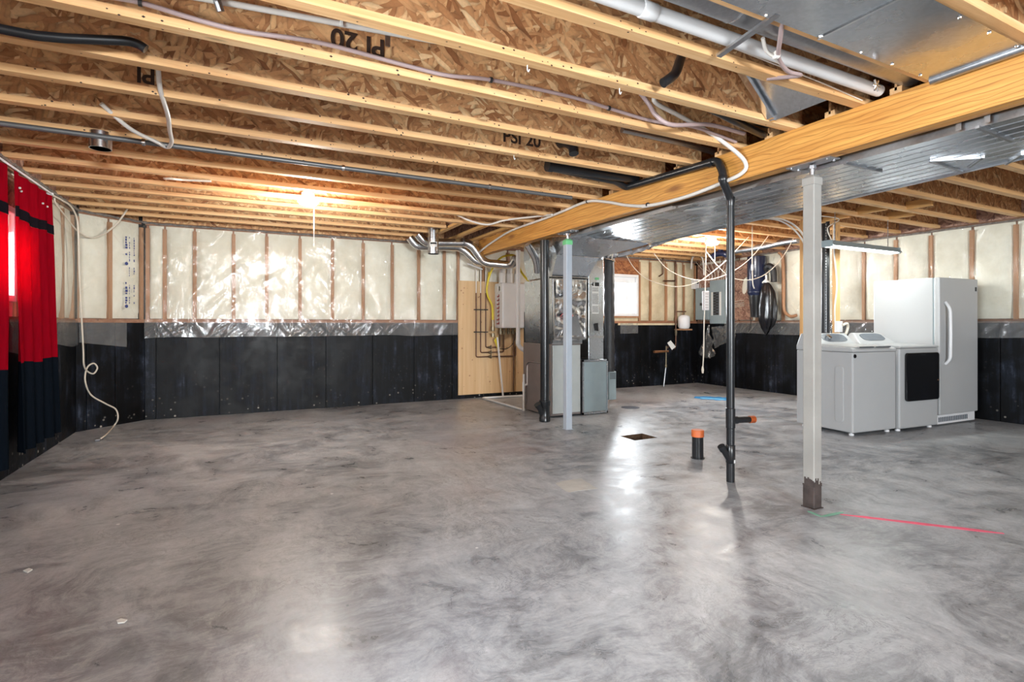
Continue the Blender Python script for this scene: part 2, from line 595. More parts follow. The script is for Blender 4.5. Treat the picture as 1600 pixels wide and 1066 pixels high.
class MB:
    def __init__(self):
        self.v, self.f, self.cuts = [], [], []

    def add(self, vs, fs):
        o = len(self.v)
        self.cuts.append((o, len(self.f)))
        self.v += [tuple(p) for p in vs]
        self.f += [tuple(i + o for i in f) for f in fs]
        return self

    def box(self, x0, y0, z0, x1, y1, z1):
        if x0 > x1: x0, x1 = x1, x0
        if y0 > y1: y0, y1 = y1, y0
        if z0 > z1: z0, z1 = z1, z0
        vs = [(x0, y0, z0), (x1, y0, z0), (x1, y1, z0), (x0, y1, z0), (x0, y0, z1), (x1, y0, z1), (x1, y1, z1), (x0, y1, z1)]
        return self.add(vs, [(3, 2, 1, 0), (4, 5, 6, 7), (0, 1, 5, 4), (1, 2, 6, 5), (2, 3, 7, 6), (3, 0, 4, 7)])

    def hexa(self, b, t):
        """eight corners: four below, four above"""
        return self.add(list(b) + list(t), [(3, 2, 1, 0), (4, 5, 6, 7), (0, 1, 5, 4), (1, 2, 6, 5), (2, 3, 7, 6), (3, 0, 4, 7)])

    def tube(self, pts, r, n=8, caps=True, radii=None):
        pts = [Vector(p) for p in pts]
        k = len(pts)
        tang = []
        for i in range(k):
            a = pts[max(i - 1, 0)]; b = pts[min(i + 1, k - 1)]
            tang.append((b - a).normalized())
        up = Vector((0, 0, 1)) if abs(tang[0].z) < 0.9 else Vector((1, 0, 0))
        nrm = (up - tang[0] * up.dot(tang[0])).normalized()
        vs, fs = [], []
        for i in range(k):
            nrm = (nrm - tang[i] * nrm.dot(tang[i])).normalized()
            bn = tang[i].cross(nrm)
            rr = radii[i] if radii else r
            # keep the section round at a mitre
            for j in range(n):
                a = 2 * math.pi * j / n
                vs.append(pts[i] + (nrm * math.cos(a) + bn * math.sin(a)) * rr)
        for i in range(k - 1):
            for j in range(n):
                j2 = (j + 1) % n
                fs.append((i * n + j, i * n + j2, (i + 1) * n + j2, (i + 1) * n + j))
        if caps:
            fs.append(tuple(range(n - 1, -1, -1)))
            fs.append(tuple((k - 1) * n + j for j in range(n)))
        return self.add(vs, fs)

    def cyl(self, p0, p1, r, n=14, r1=None):
        return self.tube([p0, p1], r, n, True, [r, r if r1 is None else r1])

    def lathe(self, c, prof, n=20, axis='Z'):
        vs, fs = [], []
        k = len(prof)
        for (r, h) in prof:
            for j in range(n):
                a = 2 * math.pi * j / n
                x, y = r * math.cos(a), r * math.sin(a)
                p = {'Z': (x, y, h), 'X': (h, x, y), 'Y': (y, h, x)}[axis]
                vs.append((c[0] + p[0], c[1] + p[1], c[2] + p[2]))
        for i in range(k - 1):
            for j in range(n):
                j2 = (j + 1) % n
                fs.append((i * n + j, i * n + j2, (i + 1) * n + j2, (i + 1) * n + j))
        fs.append(tuple(range(n - 1, -1, -1)))
        fs.append(tuple((k - 1) * n + j for j in range(n)))
        return self.add(vs, fs)

    def grid(self, fn, nu, nv):
        vs = [fn(i / nu, j / nv) for j in range(nv + 1) for i in range(nu + 1)]
        fs = [(j * (nu + 1) + i, j * (nu + 1) + i + 1, (j + 1) * (nu + 1) + i + 1, (j + 1) * (nu + 1) + i) for j in range(nv) for i in range(nu)]
        return self.add(vs, fs)

    def sheet(self, fn, nu, nv, off):
        """a grid with thickness: off is the vector of the second face"""
        o = Vector(off)
        n0 = len(self.v)
        self.grid(fn, nu, nv)
        self.grid(lambda a, b: tuple(Vector(fn(a, b)) + o), nu, nv)
        m = (nu + 1) * (nv + 1)
        k = n0 + m
        # flip the second face
        cnt = nu * nv
        self.f[-cnt:] = [tuple(reversed(f)) for f in self.f[-cnt:]]
        rim = [i for i in range(nu + 1)] + [j * (nu + 1) + nu for j in range(1, nv + 1)] + [nv * (nu + 1) + i for i in range(nu - 1, -1, -1)] + [j * (nu + 1) for j in range(nv - 1, 0, -1)]
        L = len(rim)
        for q in range(L):
            a, b = rim[q], rim[(q + 1) % L]
            self.f.append((n0 + a, k + a, k + b, n0 + b))
        return self

    def prism(self, poly, fn0, fn1):
        """poly: list of 2-D points; fn0/fn1 turn them into the two end faces"""
        n = len(poly)
        vs = [fn0(p) for p in poly] + [fn1(p) for p in poly]
        fs = [tuple(range(n - 1, -1, -1)), tuple(range(n, 2 * n))]
        fs += [(i, (i + 1) % n, n + (i + 1) % n, n + i) for i in range(n)]
        return self.add(vs, fs)

    def each(self, name, mat, parent=None, **kw):
        """every piece that was added becomes a part of its own"""
        ends = self.cuts[1:] + [(len(self.v), len(self.f))]
        for (v0, f0), (v1, f1) in zip(self.cuts, ends):
            q = MB()
            q.v = self.v[v0:v1]
            q.f = [tuple(i - v0 for i in f) for f in self.f[f0:f1]]
            q.build(name, mat, parent, **kw)

    def build(self, name, mat, parent=None, smooth=None, bevel=0.0, local=False):
        me = bpy.data.meshes.new(name)
        off = (0, 0, 0)
        if parent is not None and not local:
            off = WORLD.get(parent.name, (0, 0, 0))
        me.from_pydata([(x - off[0], y - off[1], z - off[2]) for x, y, z in self.v], [], self.f)
        me.materials.append(mat if not isinstance(mat, str) else M[mat])
        import bmesh
        bm = bmesh.new()
        bm.from_mesh(me)
        bmesh.ops.recalc_face_normals(bm, faces=bm.faces)
        bm.to_mesh(me)
        bm.free()
        o = bpy.data.objects.new(name, me)
        COL.objects.link(o)
        if parent is not None:
            o.parent = parent
            WORLD[o.name] = off
        if smooth is not None:
            for p in me.polygons:
                p.use_smooth = True
            me.set_sharp_from_angle(angle=R(smooth))
        if bevel:
            b = o.modifiers.new('bevel', 'BEVEL')
            b.width, b.segments, b.limit_method, b.angle_limit = bevel, 2, 'ANGLE', R(40)
        return o


def tag(o, label=None, cat=None, group=None, kind=None):
    if label: o['label'] = label
    if cat: o['category'] = cat
    if group: o['group'] = group
    if kind: o['kind'] = kind
    return o


def thing(name, loc, label, cat, group=None, rz=0.0):
    o = bpy.data.objects.new(name, None)
    COL.objects.link(o)
    o.location = loc
    o.rotation_euler = (0, 0, rz)
    o.empty_display_size = 0.1
    WORLD[o.name] = tuple(loc)
    return tag(o, label, cat, group)


def struct(o):
    o['kind'] = 'structure'
    return o


def empty_struct(name, loc=(0, 0, 0)):
    o = bpy.data.objects.new(name, None)
    COL.objects.link(o)
    o.location = loc
    WORLD[o.name] = tuple(loc)
    o['kind'] = 'structure'
    return o


def spline(pts, sub=8):
    P = [Vector(p) for p in pts]
    out = []
    for i in range(len(P) - 1):
        p0, p1, p2, p3 = P[max(i - 1, 0)], P[i], P[i + 1], P[min(i + 2, len(P) - 1)]
        for s in range(sub):
            t = s / sub
            out.append(0.5 * ((2 * p1) + (p2 - p0) * t + (2 * p0 - 5 * p1 + 4 * p2 - p3) * t * t + (3 * p1 - p0 - 3 * p2 + p3) * t ** 3))
    out.append(P[-1])
    return out


def fillet(pts, rad, n=5):
    """polyline with rounded corners"""
    P = [Vector(p) for p in pts]
    out = [P[0]]
    for i in range(1, len(P) - 1):
        a, b, c = P[i - 1], P[i], P[i + 1]
        r = min(rad, (a - b).length * 0.49, (c - b).length * 0.49)
        p, q = b + (a - b).normalized() * r, b + (c - b).normalized() * r
        for k in range(n + 1):
            t = k / n
            out.append(p * (1 - t) ** 2 + b * 2 * t * (1 - t) + q * t * t)
    out.append(P[-1])
    return out


def wob(x, y, s=1.0, seed=0.0):
    return noise.noise(Vector((x * s, y * s, seed)))


# ------------------------------------------------------------------ room dimensions
XL, XR, YB, YF = -1.62, 8.20, 7.90, -5.5
HJ = 2.45          # underside of the joists
CH = 1.20          # top of the concrete
JH = 0.30          # joist depth
A0 = (XL, 7.36)    # angled corner
A1 = (-1.07, YB)

# ------------------------------------------------------------------ floor, with the open pit and drain
PX0, PX1, PY0, PY1 = 3.56, 3.86, 4.26, 4.50
fl = MB()
for (x0, y0, x1, y1) in ((XL - 0.3, YF - 0.1, PX0, YB + 0.3), (PX1, YF - 0.1, XR + 0.3, YB + 0.3), (PX0, YF - 0.1, PX1, PY0), (PX0, PY1, PX1, YB + 0.3)):
    fl.add([(x0, y0, 0), (x1, y0, 0), (x1, y1, 0), (x0, y1, 0)], [(0, 1, 2, 3)])
floor = struct(fl.build('floor', 'floor'))
pit = MB()
for a, b in (((PX0, PY0), (PX1, PY0)), ((PX1, PY0), (PX1, PY1)), ((PX1, PY1), (PX0, PY1)), ((PX0, PY1), (PX0, PY0))):
    pit.add([(a[0], a[1], 0), (b[0], b[1], 0), (b[0], b[1], -0.13), (a[0], a[1], -0.13)], [(0, 1, 2, 3)])
pit.grid(lambda a, b: (PX0 + (PX1 - PX0) * a, PY0 + (PY1 - PY0) * b, -0.10 + 0.03 * wob(a * 9, b * 9)), 8, 8)
pit.build('pit_lining', 'soil', floor)

# ------------------------------------------------------------------ walls


def wall_frame(o, d, nrm):
    def P(s, z, dep=0.0):
        return (o[0] + d[0] * s + nrm[0] * dep, o[1] + d[1] * s + nrm[1] * dep, z)
    return P


def slab(P, s0, s1, z0, z1, d0, d1):
    m = MB()
    return m.hexa([P(s0, z0, d0), P(s1, z0, d0), P(s1, z0, d1), P(s0, z0, d1)], [P(s0, z1, d0), P(s1, z1, d0), P(s1, z1, d1), P(s0, z1, d1)])


def batt(P, s0, s1, z0, z1, bulge, seed):
    m = MB()

    def f(a, b):
        e = (math.sin(math.pi * min(max(a, 0), 1)) ** 0.5) * (math.sin(math.pi * min(max(b, 0), 1)) ** 0.35)
        s = s0 + (s1 - s0) * a + 0.007 * wob(b * 9, seed, 1.0, seed)
        return P(s, z0 + (z1 - z0) * b, -0.05 + e * (0.05 + bulge) + 0.012 * wob(a * 3, b * 5, 1.0, seed) * e)
    m.grid(f, 10, 14)
    return m


def make_wall(name, o, d, nrm, length, joints, studs, mat_batt='batt', plate='plate', bulge=0.012, skip=(), ztop=2.37, first_last=True):
    """lower black concrete in panels, framed wall with batts above"""
    P = wall_frame(o, d, nrm)
    w = struct(slab(P, 0, length, 0, CH - 0.002, -0.20, -0.022).build(name, 'black'))
    js = [0] + [j for j in joints if 0 < j < length] + [length]
    for a, b in zip(js, js[1:]):
        slab(P, a + 0.004, b - 0.004, 0, CH, -0.03, 0.0 + 0.003 * random.uniform(-1, 1)).build('concrete_panel', 'black', w, bevel=0.003)
    slab(P, 0, length, CH, CH + 0.042, -0.14, -0.004).build('sill_plate', plate, w)
    slab(P, 0, length, 2.37, 2.41, -0.14, -0.055).build('top_plate', plate, w)
    slab(P, 0, length, 2.41, HJ - 0.002, -0.14, -0.02).build('top_plate', plate, w)
    slab(P, 0, length, CH, HJ + JH, -0.22, -0.15).build('sheathing', 'osb_end' if abs(d[0]) > 0.5 else 'osb_side', w) if not skip else None
    for s in studs:
        slab(P, s - 0.021, s + 0.021, CH + 0.042, 2.37, -0.14, -0.012).build('stud', 'stud', w)
    ss = list(studs)
    for i, (a, b) in enumerate(zip(ss, ss[1:])):
        mid = (a + b) / 2
        if any(k0 < mid < k1 for k0, k1 in skip):
            continue
        if b - a < 0.1:
            continue
        batt(P, a + 0.012, b - 0.012, CH + 0.05, 2.425, bulge, i * 3.7 + length).build('insulation_batt', mat_batt, w, smooth=60)
    return w, P


def poly_sheet(P, w, s0, s1, z0, z1, seed, mat='poly', dep=0.026, nu=90, nv=46, amp=0.012, hem=0.0, nfold=1.0):
    m = MB()
    rg = random.Random(int(seed * 10))
    folds = []
    for _ in range(int((s1 - s0) * 16 * nfold)):
        ang = rg.choice((0.75, 0.95, 1.2, -0.9)) + rg.uniform(-0.25, 0.25)
        folds.append((rg.uniform(s0, s1), rg.uniform(z0, z1), math.cos(ang), math.sin(ang), rg.uniform(0.08, 0.30), rg.uniform(0.006, 0.016), rg.uniform(0.010, 0.022)))

    def crease(s, z):
        h = 0.0
        for (cs_, cz, c, n_, L, hh, ww) in folds:
            a = s - cs_
            if abs(a) > 0.35:
                continue
            b = z - cz
            u = a * c + b * n_
            if abs(u) > L:
                continue
            v = (-a * n_ + b * c) / ww
            if abs(v) < 2.5:
                h += hh * math.exp(-v * v) * (1 - (u / L) ** 2)
        return h

    def f(a, b):
        s = s0 + (s1 - s0) * a
        zb = z0 + hem * wob(s * 1.7, seed, 1.0, seed)
        z = zb + (z1 - zb) * b
        q = noise.ridged_multi_fractal(Vector(((s * 1.0 + z * 0.8) * 1.6, (z * 0.9 - s * 0.5) * 0.7, seed)), 0.8, 2.1, 4, 0.9, 2.0)
        q2 = wob(s * 2.2, z * 2.2, 1.0, seed + 5)
        return P(s, z, dep + amp * 0.55 * (q - 1.0) + amp * 0.9 * q2 + crease(s, z))
    m.grid(f, nu, nv)
    return m.build('vapour_barrier', mat, w, smooth=75)


# back wall, left bay (up to the furnace) and the far bare section
bx0 = A1[0]
LB = 4.45 - bx0
jn = [x - bx0 for x in (-0.95, -0.26, 0.427, 1.057, 1.711, 2.337, 2.95, 3.6)]
sd = [0.03] + [x - bx0 for x in (-0.862, -0.539, -0.097, 0.301, 0.72, 1.152, 1.581, 2.009, 2.417, 2.83, 3.06, 3.5, 3.95, 4.40)]
wall_back, PB = make_wall('wall_back', (bx0, YB), (1, 0), (0, -1), LB, jn, sd)
poly_sheet(PB, wall_back, 0.0, 3.04 - bx0, CH + 0.0, 2.43, 1.3, nu=330, nv=96, amp=0.012)
poly_sheet(PB, wall_back, 0.0, 3.04 - bx0, 1.015, CH + 0.01, 4.3, 'poly_flap', 0.03, 260, 16, 0.02, 0.02)

LF = XR - 4.45
fj = [x - 4.45 for x in (5.0, 5.6, 6.75, 7.4)]
fs = [x - 4.45 for x in (4.47, 5.05, 5.45, 5.64, 6.735, 7.0, 7.40, 7.66, 7.86, 8.17)]
WX0, WX1, WZ0, WZ1 = 5.66, 6.70, 1.335, 2.115
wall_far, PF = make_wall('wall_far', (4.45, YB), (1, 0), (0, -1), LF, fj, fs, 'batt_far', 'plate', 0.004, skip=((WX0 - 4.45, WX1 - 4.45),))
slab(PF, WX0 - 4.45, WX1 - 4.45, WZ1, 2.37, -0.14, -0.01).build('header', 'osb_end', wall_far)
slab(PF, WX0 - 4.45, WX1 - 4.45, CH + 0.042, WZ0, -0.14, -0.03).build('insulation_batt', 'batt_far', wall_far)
slab(PF, WX0 - 4.45, WX1 - 4.45, WZ0 - 0.035, WZ0, -0.14, -0.005).build('window_stool', 'stud', wall_far)
for a, b, z0, z1 in ((0, WX0 - 4.45, CH, HJ + JH), (WX1 - 4.45, LF, CH, HJ + JH), (WX0 - 4.45, WX1 - 4.45, CH, WZ0), (WX0 - 4.45, WX1 - 4.45, WZ1, HJ + JH)):
    slab(PF, a, b, z0, z1, -0.22, -0.15).build('sheathing', 'osb_end', wall_far)
slab(PF, 1.75, 3.2, CH - 0.035, CH + 0.002, 0.0, 0.012).build('sill_gasket', 'batt_far', wall_far)
pf = MB()
pf.grid(lambda a, b: PF(1.8 + 0.42 * a, 1.01 + 0.19 * b, 0.012 + 0.006 * wob(a * 7, b * 3)), 12, 6)
pf.build('vapour_barrier', 'poly_flap', wall_far, smooth=70)

# angled corner wall
dx, dy = A1[0] - A0[0], A1[1] - A0[1]
LA = math.hypot(dx, dy)
da = (dx / LA, dy / LA)
wall_corner, PA = make_wall('wall_corner', A0, da, (da[1], -da[0]), LA, [0.11, 0.42], [0.02, 0.375, LA - 0.02])
poly_sheet(PA, wall_corner, 0.0, LA, CH, 2.43, 7.3, nu=70, nv=96, amp=0.012)
m = MB()
m.grid(lambda a, b: PA(0.02 + 0.52 * a, 0.98 + 0.06 * (1 - a) * 0 - 0.07 * a * (1 - b) + (CH - 0.98) * b, 0.02 + 0.012 * wob(a * 6, b * 4, 1, 3)), 16, 8)
m.build('vapour_barrier', 'poly_flap', wall_corner, smooth=70)
# printed lettering on the sheet, too small to read: rows of little blue marks
prt = MB()
rng = random.Random(3)
for z0, z1 in ((1.93, 2.22), (1.42, 1.68), (1.76, 1.86)):
    z = z1
    while z > z0:
        h = rng.uniform(0.012, 0.03)
        for s, w_ in ((0.50, 0.03), (0.545, 0.012), (0.60, 0.014)):
            if rng.random() < 0.75 and not (s == 0.50 and z1 < 1.9 and z1 > 1.7):
                a = PA(s, z, 0.05); b = PA(s + w_ * rng.uniform(0.5, 1), z, 0.05)
                prt.add([a, b, (b[0], b[1], z - h), (a[0], a[1], z - h)], [(0, 1, 2, 3)])
        z -= h + 0.008
for zc in (1.90, 1.395):
    ring = [PA(0.515 + 0.02 * math.cos(k * math.pi / 6), zc + 0.02 * math.sin(k * math.pi / 6), 0.05) for k in range(12)]
    prt.add(ring, [tuple(range(12))])
pl_ = prt.build('lettering', 'blue_ink', wall_corner)
tag(pl_, kind='stuff')

# left wall with window_1
LL = A0[1] - YF
WY0, WY1, LZ0, LZ1 = 4.45, 5.66, 1.36, 2.115
VY0, VY1, VZ0 = 0.2, 1.9, 1.245  # opening for the added, unseen fill window
ls = [0.05] + [0.5 * k for k in range(1, 11)] + [5.4, VY0 - 0.03 - YF, VY1 + 0.03 - YF, 4.0, 4.5, 5.0, 5.5, 6.0, 6.5, 7.0, WY0 - 0.02 - YF, WY1 + 0.03 - YF, 6.12 - YF, 6.56 - YF, 6.97 - YF, LL - 0.02]
ls.sort()
wall_left, PL = make_wall('wall_left', (XL, YF), (0, 1), (1, 0), LL, [k * 0.61 for k in range(1, 21)], ls, 'batt', 'plate_y', 0.008, skip=((WY0 - YF, WY1 - YF), (VY0 - YF, VY1 - YF)))
slab(PL, WY0 - YF, WY1 - YF, LZ1, 2.37, -0.14, -0.01).build('header', 'osb_side', wall_left)
slab(PL, WY0 - YF, WY1 - YF, CH + 0.042, LZ0, -0.14, -0.03).build('insulation_batt', 'batt', wall_left)
slab(PL, VY0 - YF, VY1 - YF, LZ1, 2.37, -0.14, -0.01).build('header', 'osb_side', wall_left)
for a, b, z0, z1 in ((0, VY0 - YF, CH, HJ + JH), (VY1 - YF, WY0 - YF, CH, HJ + JH), (VY0 - YF, VY1 - YF, LZ1, HJ + JH), (WY1 - YF, LL, CH, HJ + JH), (WY0 - YF, WY1 - YF, CH, LZ0), (WY0 - YF, WY1 - YF, LZ1, HJ + JH)):
    slab(PL, a, b, z0, z1, -0.22, -0.15).build('sheathing', 'osb_side', wall_left)
poly_sheet(PL, wall_left, WY1 + 0.05 - YF, LL, CH, 2.43, 9.3, nu=50, nv=40, amp=0.014)
m = MB()
m.grid(lambda a, b: PL(WY1 - 0.66 - YF + (LL - WY1 + 0.66 + YF) * a, 0.96 + 0.05 * wob(a * 5, 0) * (1 - b) + 0.26 * b, 0.02 + 0.01 * wob(a * 9, b * 4, 1, 3)), 30, 8)
m.build('vapour_barrier', 'poly_flap', wall_left, smooth=70)

# right wall
LR = YB - YF
rp = lambda y: YB - y
rs = [0.02] + [rp(y) for y in (7.72, 7.32, 6.92, 6.52, 6.003, 5.52, 5.12, 4.683, 4.249, 3.819, 3.371, 2.941)] + [rp(2.5 - 0.45 * k) for k in range(17)]
wall_right, PR = make_wall('wall_right', (XR, YB), (0, -1), (-1, 0), LR, [0.55 + 0.61 * k for k in range(21)], rs, 'batt', 'plate_y', 0.012)
poly_sheet(PR, wall_right, rp(6.5), rp(1.2), CH, 2.43, 12.3, nu=330, nv=80, amp=0.014)
poly_sheet(PR, wall_right, rp(7.2), rp(1.2), 1.01, CH + 0.02, 14.3, 'poly_flap', 0.03, 240, 14, 0.02, 0.03)
slab(PR, 0.03, 1.30, CH + 0.06, 2.36, -0.01, 0.012).build('backing_board', 'osb_side', wall_right)

M['poly_roll'] = plain('gathered_poly_edge', lin(120, 112, 106), 0.22, 0, 0.4, 30, 0.8)


def gather(P, w, s0, s1, z, seed):
    n_ = int((s1 - s0) / 0.035)
    pts = [P(s0 + (s1 - s0) * k / n_, z + 0.012 * wob(k * 0.35, seed), 0.03 + 0.01 * wob(k * 0.5, seed + 3)) for k in range(n_ + 1)]
    MB().tube(pts, 0.016, 7, True, [0.012 + 0.010 * abs(wob(k * 0.8, seed + 7)) + 0.006 * wob(k * 2.1, seed) for k in range(n_ + 1)]).build('gathered_edge', 'poly_roll', w, smooth=30)


gather(PB, wall_back, 0.02, 3.4, 2.425, 1.0)
gather(PA, wall_corner, 0.0, LA, 2.43, 4.0)
gather(PL, wall_left, WY0 - YF, LL, 2.43, 6.0)
gather(PR, wall_right, 1.4, rp(1.2), 2.415, 9.0)
gather(PF, wall_far, 0.6, LF - 0.05, 2.43, 12.0)

# solid earth-side corners so that no daylight leaks in at the joints
cb = slab(PA, -0.35, LA + 0.35, 0, HJ + JH, -0.55, -0.225)
cb.build('corner_backing', 'black', wall_corner)
MB().box(XR + 0.0005, YB + 0.0005, 0, XR + 0.4, YB + 0.4, HJ + JH).build('corner_backing', 'black', wall_right)
for (ax, ay) in (A0, A1):
    MB().cyl((ax - 0.04, ay + 0.05, 0), (ax - 0.04, ay + 0.05, HJ + JH), 0.055, 10).build('corner_backing', 'black', wall_corner)

# rear wall (behind the camera) with a daylight window
wall_rear = empty_struct('wall_rear')
holes = [(0.2, 1.6, 1.0, 2.1)]
wr = MB()
wr.box(XL - 0.2, YF - 0.2, 0, XR + 0.2, YF, 1.0)
wr.build('concrete_panel', 'black', wall_rear)
wr = MB()
xs = XL - 0.2
for (a, b, z0, z1) in holes:
    wr.box(xs, YF - 0.2, 1.0, a, YF, HJ + JH)
    if z0 > 1.0:
        wr.box(a, YF - 0.2, 1.0, b, YF, z0)
    wr.box(a, YF - 0.2, z1, b, YF, HJ + JH)
    xs = b
wr.box(xs, YF - 0.2, 1.0, XR + 0.2, YF, HJ + JH)
wr.build('insulation_batt', 'batt', wall_rear)

# ------------------------------------------------------------------ windows


def window(name, P, s0, s1, z0, z1, mull):
    w = struct(MB().build(name, 'vinyl')) if False else empty_struct(name)
    t = 0.05
    fr = MB()
    for a, b, c, e in ((s0, s1, z0, z0 + t), (s0, s1, z1 - t, z1), (s0, s0 + t, z0 + t, z1 - t), (s1 - t, s1, z0 + t, z1 - t)):
        fr.f and None
        q = slab(P, a, b, c, e, -0.16, -0.005)
        fr.add(q.v, q.f)
    fr.build('window_frame', 'vinyl', w, bevel=0.004)
    for (a, b, dep) in ((s0 + t, mull, -0.10), (mull - 0.03, s1 - t, -0.13)):
        sh = MB()
        k = 0.035
        for a2, b2, c, e in ((a, b, z0 + t, z0 + t + k), (a, b, z1 - t - k, z1 - t), (a, a + k, z0 + t + k, z1 - t - k), (b - k, b, z0 + t + k, z1 - t - k)):
            q = slab(P, a2, b2, c, e, dep - 0.02, dep + 0.02)
            sh.add(q.v, q.f)
        sa = sh.build('sash', 'vinyl', w, bevel=0.003)
        g = slab(P, a + k, b - k, z0 + t + k, z1 - t - k, dep - 0.003, dep + 0.003)
        g.build('pane', 'glass', sa)
    return w


win1 = window('window_1', PL, WY0 - YF, WY1 - YF, LZ0, LZ1, 5.25 - YF)
win3 = window('added_window', PL, VY0 - YF, VY1 - YF, VZ0, LZ1, 1.1 - YF)  # out of view, added so the left fill light has an opening
bl = MB()
q = slab(PL, WY0 + 0.04 - YF, WY1 - 0.06 - YF, 1.93, LZ1 - 0.04, -0.06, -0.05); bl.add(q.v, q.f)
bl.build('roller_blind', 'blind', win1)
q = slab(PL, WY0 + 0.04 - YF, WY1 - 0.06 - YF, 1.905, 1.935, -0.065, -0.045)
q.build('blind_hem', 'red', win1)
win2 = window('window_2', PF, WX0 - 4.45, WX1 - 4.45, WZ0, WZ1, 6.50 - 4.45)
q = slab(PF, WX0 + 0.05 - 4.45, WX1 - 0.05 - 4.45, 1.955, WZ1 - 0.05, -0.075, -0.06)
q.build('roller_blind', 'vinyl', win2)

# ------------------------------------------------------------------ ceiling: subfloor and I-joists
cl = MB()
cl.box(XL - 0.2, YF - 0.2, HJ + JH, XR + 0.2, YB + 0.2, HJ + JH + 0.02)
ceiling = struct(cl.build('ceiling', 'osb_flat'))
JY = [2.678 - 0.432 * k for k in range(18, 4, -1)] + [1.06, 1.45, 1.82, 2.245, 2.678, 3.11, 3.52, 3.99, 4.43, 4.88, 5.33, 5.77, 6.21, 6.64, 7.08, 7.50]
JY = [y for y in JY if y > YF + 0.1 and (y > 1.0 or y < 0.75)]
FWD, FTK = 0.062, 0.038


def joist(x0, x1, y, mats=('osb', 'pine')):
    """y is the near edge of the flanges"""
    yc = y + FWD / 2
    wb = MB().box(x0, yc - 0.006, HJ + 0.02, x1, yc + 0.006, HJ + JH - 0.02).build('floor_joist', mats[0], ceiling)
    MB().box(x0, y, HJ, x1, y + FWD, HJ + FTK).each('flange', mats[1], wb)
    MB().box(x0, y, HJ + JH - FTK, x1, y + FWD, HJ + JH).each('flange', mats[1], wb)
    return wb


JOIST = {}
for y in JY:
    end = 2.40 if 6.5 < y < 7.6 else 3.30
    JOIST[round(y, 2)] = joist(XL - 0.15, end, y)
for y in JY:
    joist(3.215, XR + 0.15, y + 0.18 if y + 0.18 < 7.7 else 7.62)


def joist_y(x, y0, y1):
    wb = MB().box(x + 0.025, y0, HJ + 0.02, x + 0.037, y1, HJ + JH - 0.02).build('floor_joist', 'osb_side', ceiling)
    MB().box(x, y0, HJ, x + FWD, y1, HJ + FTK).each('flange', 'pine_y', wb)
    MB().box(x, y0, HJ + JH - FTK, x + FWD, y1, HJ + JH).each('flange', 'pine_y', wb)


for x in (2.43, 2.79, 3.12):
    joist_y(x, 6.30, YB - 0.01)
# rim boards
MB().box(XL - 0.1, YB + 0.0, HJ, XR + 0.1, YB + 0.03, HJ + JH).build('rim_board', 'osb', ceiling)
MB().box(XL - 0.03, YF, HJ, XL + 0.0, YB, HJ + JH).build('rim_board', 'osb_side', ceiling)
MB().box(XR, YF, HJ, XR + 0.03, YB, HJ + JH).build('rim_board', 'osb_side', ceiling)
MB().box(3.155, 1.1, HJ + 0.002, 3.19, 6.2, HJ + JH).build('rim_board', 'osb_side', ceiling) if False else None
# strapping and blocking under the right bay
for (x, y0, y1) in ((6.40, 3.36, 3.72), (7.03, 3.40, 3.72), (6.45, 3.80, 4.15), (7.1, 4.25, 4.6), (6.6, 3.02, 3.30), (5.6, 4.7, 5.05)):
    MB().box(x - 0.019, y0 + 0.03, HJ + 0.005, x + 0.019, y1, HJ + 0.09).build('blocking', 'pine_y', ceiling)


def stamp(txt, x, y, z, size, flip, jy):
    cu = bpy.data.curves.new('lettering', 'FONT')
    cu.body = txt
    cu.size = size
    cu.extrude = 0.0006
    cu.align_x = 'CENTER'
    cu.align_y = 'CENTER'
    cu.offset = 0.003
    o = bpy.data.objects.new('lettering', cu)
    COL.objects.link(o)
    o.data.materials.append(M['stamp'])
    o.parent = JOIST[jy]
    o.location = (x, y, z)
    o.rotation_euler = (R(90), R(180) if flip else 0, 0)
    return o


p = on_y(560, 60, 2.70); stamp('PI 20', p[0], 2.700, p[2] - 0.02, 0.13, True, 2.68)
p = on_y(815, 216, 3.55); stamp('PSI 20', p[0], 3.543, p[2] - 0.01, 0.13, False, 3.52)
p = on_y(228, 118, 3.55); stamp('PI', p[0], 3.543, p[2], 0.12, True, 3.52)
# nail and mill marks on the bright flange edges
rng = random.Random(11)
for jy in (1.82, 2.25, 2.68, 3.11, 3.52, 3.99, 4.43):
    if jy not in JOIST:
        continue
    y = jy
    yy = [v for v in JY if abs(v - jy) < 0.02][0]
    mk = MB()
    for _ in range(26):
        x = rng.uniform(-1.2, 3.0); z = HJ + rng.uniform(0.0, 0.034)
        r_ = rng.uniform(0.0025, 0.006)
        mk.add([(x - r_ * 1.5, yy - 0.0008, z), (x, yy - 0.0008, z - r_), (x + r_ * 1.5, yy - 0.0008, z), (x, yy - 0.0008, z + r_)], [(0, 1, 2, 3)])
    for _ in range(10):
        x = rng.uniform(-1.2, 3.0); yb = yy + rng.uniform(0.01, 0.05); r_ = rng.uniform(0.003, 0.007)
        mk.add([(x - r_, yb, HJ - 0.0008), (x, yb - r_ * 0.7, HJ - 0.0008), (x + r_, yb, HJ - 0.0008), (x, yb + r_ * 0.7, HJ - 0.0008)], [(0, 1, 2, 3)])
    tag(mk.build('nail_marks', 'stamp', JOIST[jy]), kind='stuff')

# ------------------------------------------------------------------ main beam
BX0, BX1, BZ = 3.20, 3.305, 2.222
bt = thing('support_beam', (3.25, 2.5, BZ), 'long amber wooden beam resting on the two steel posts', 'beam')
for i in range(2):
    MB().box(BX0 + i * 0.053, YF, BZ, BX0 + i * 0.053 + 0.0515, 7.42, HJ - 0.001).build('ply', 'beam', bt, bevel=0.003)

# ------------------------------------------------------------------ steel posts


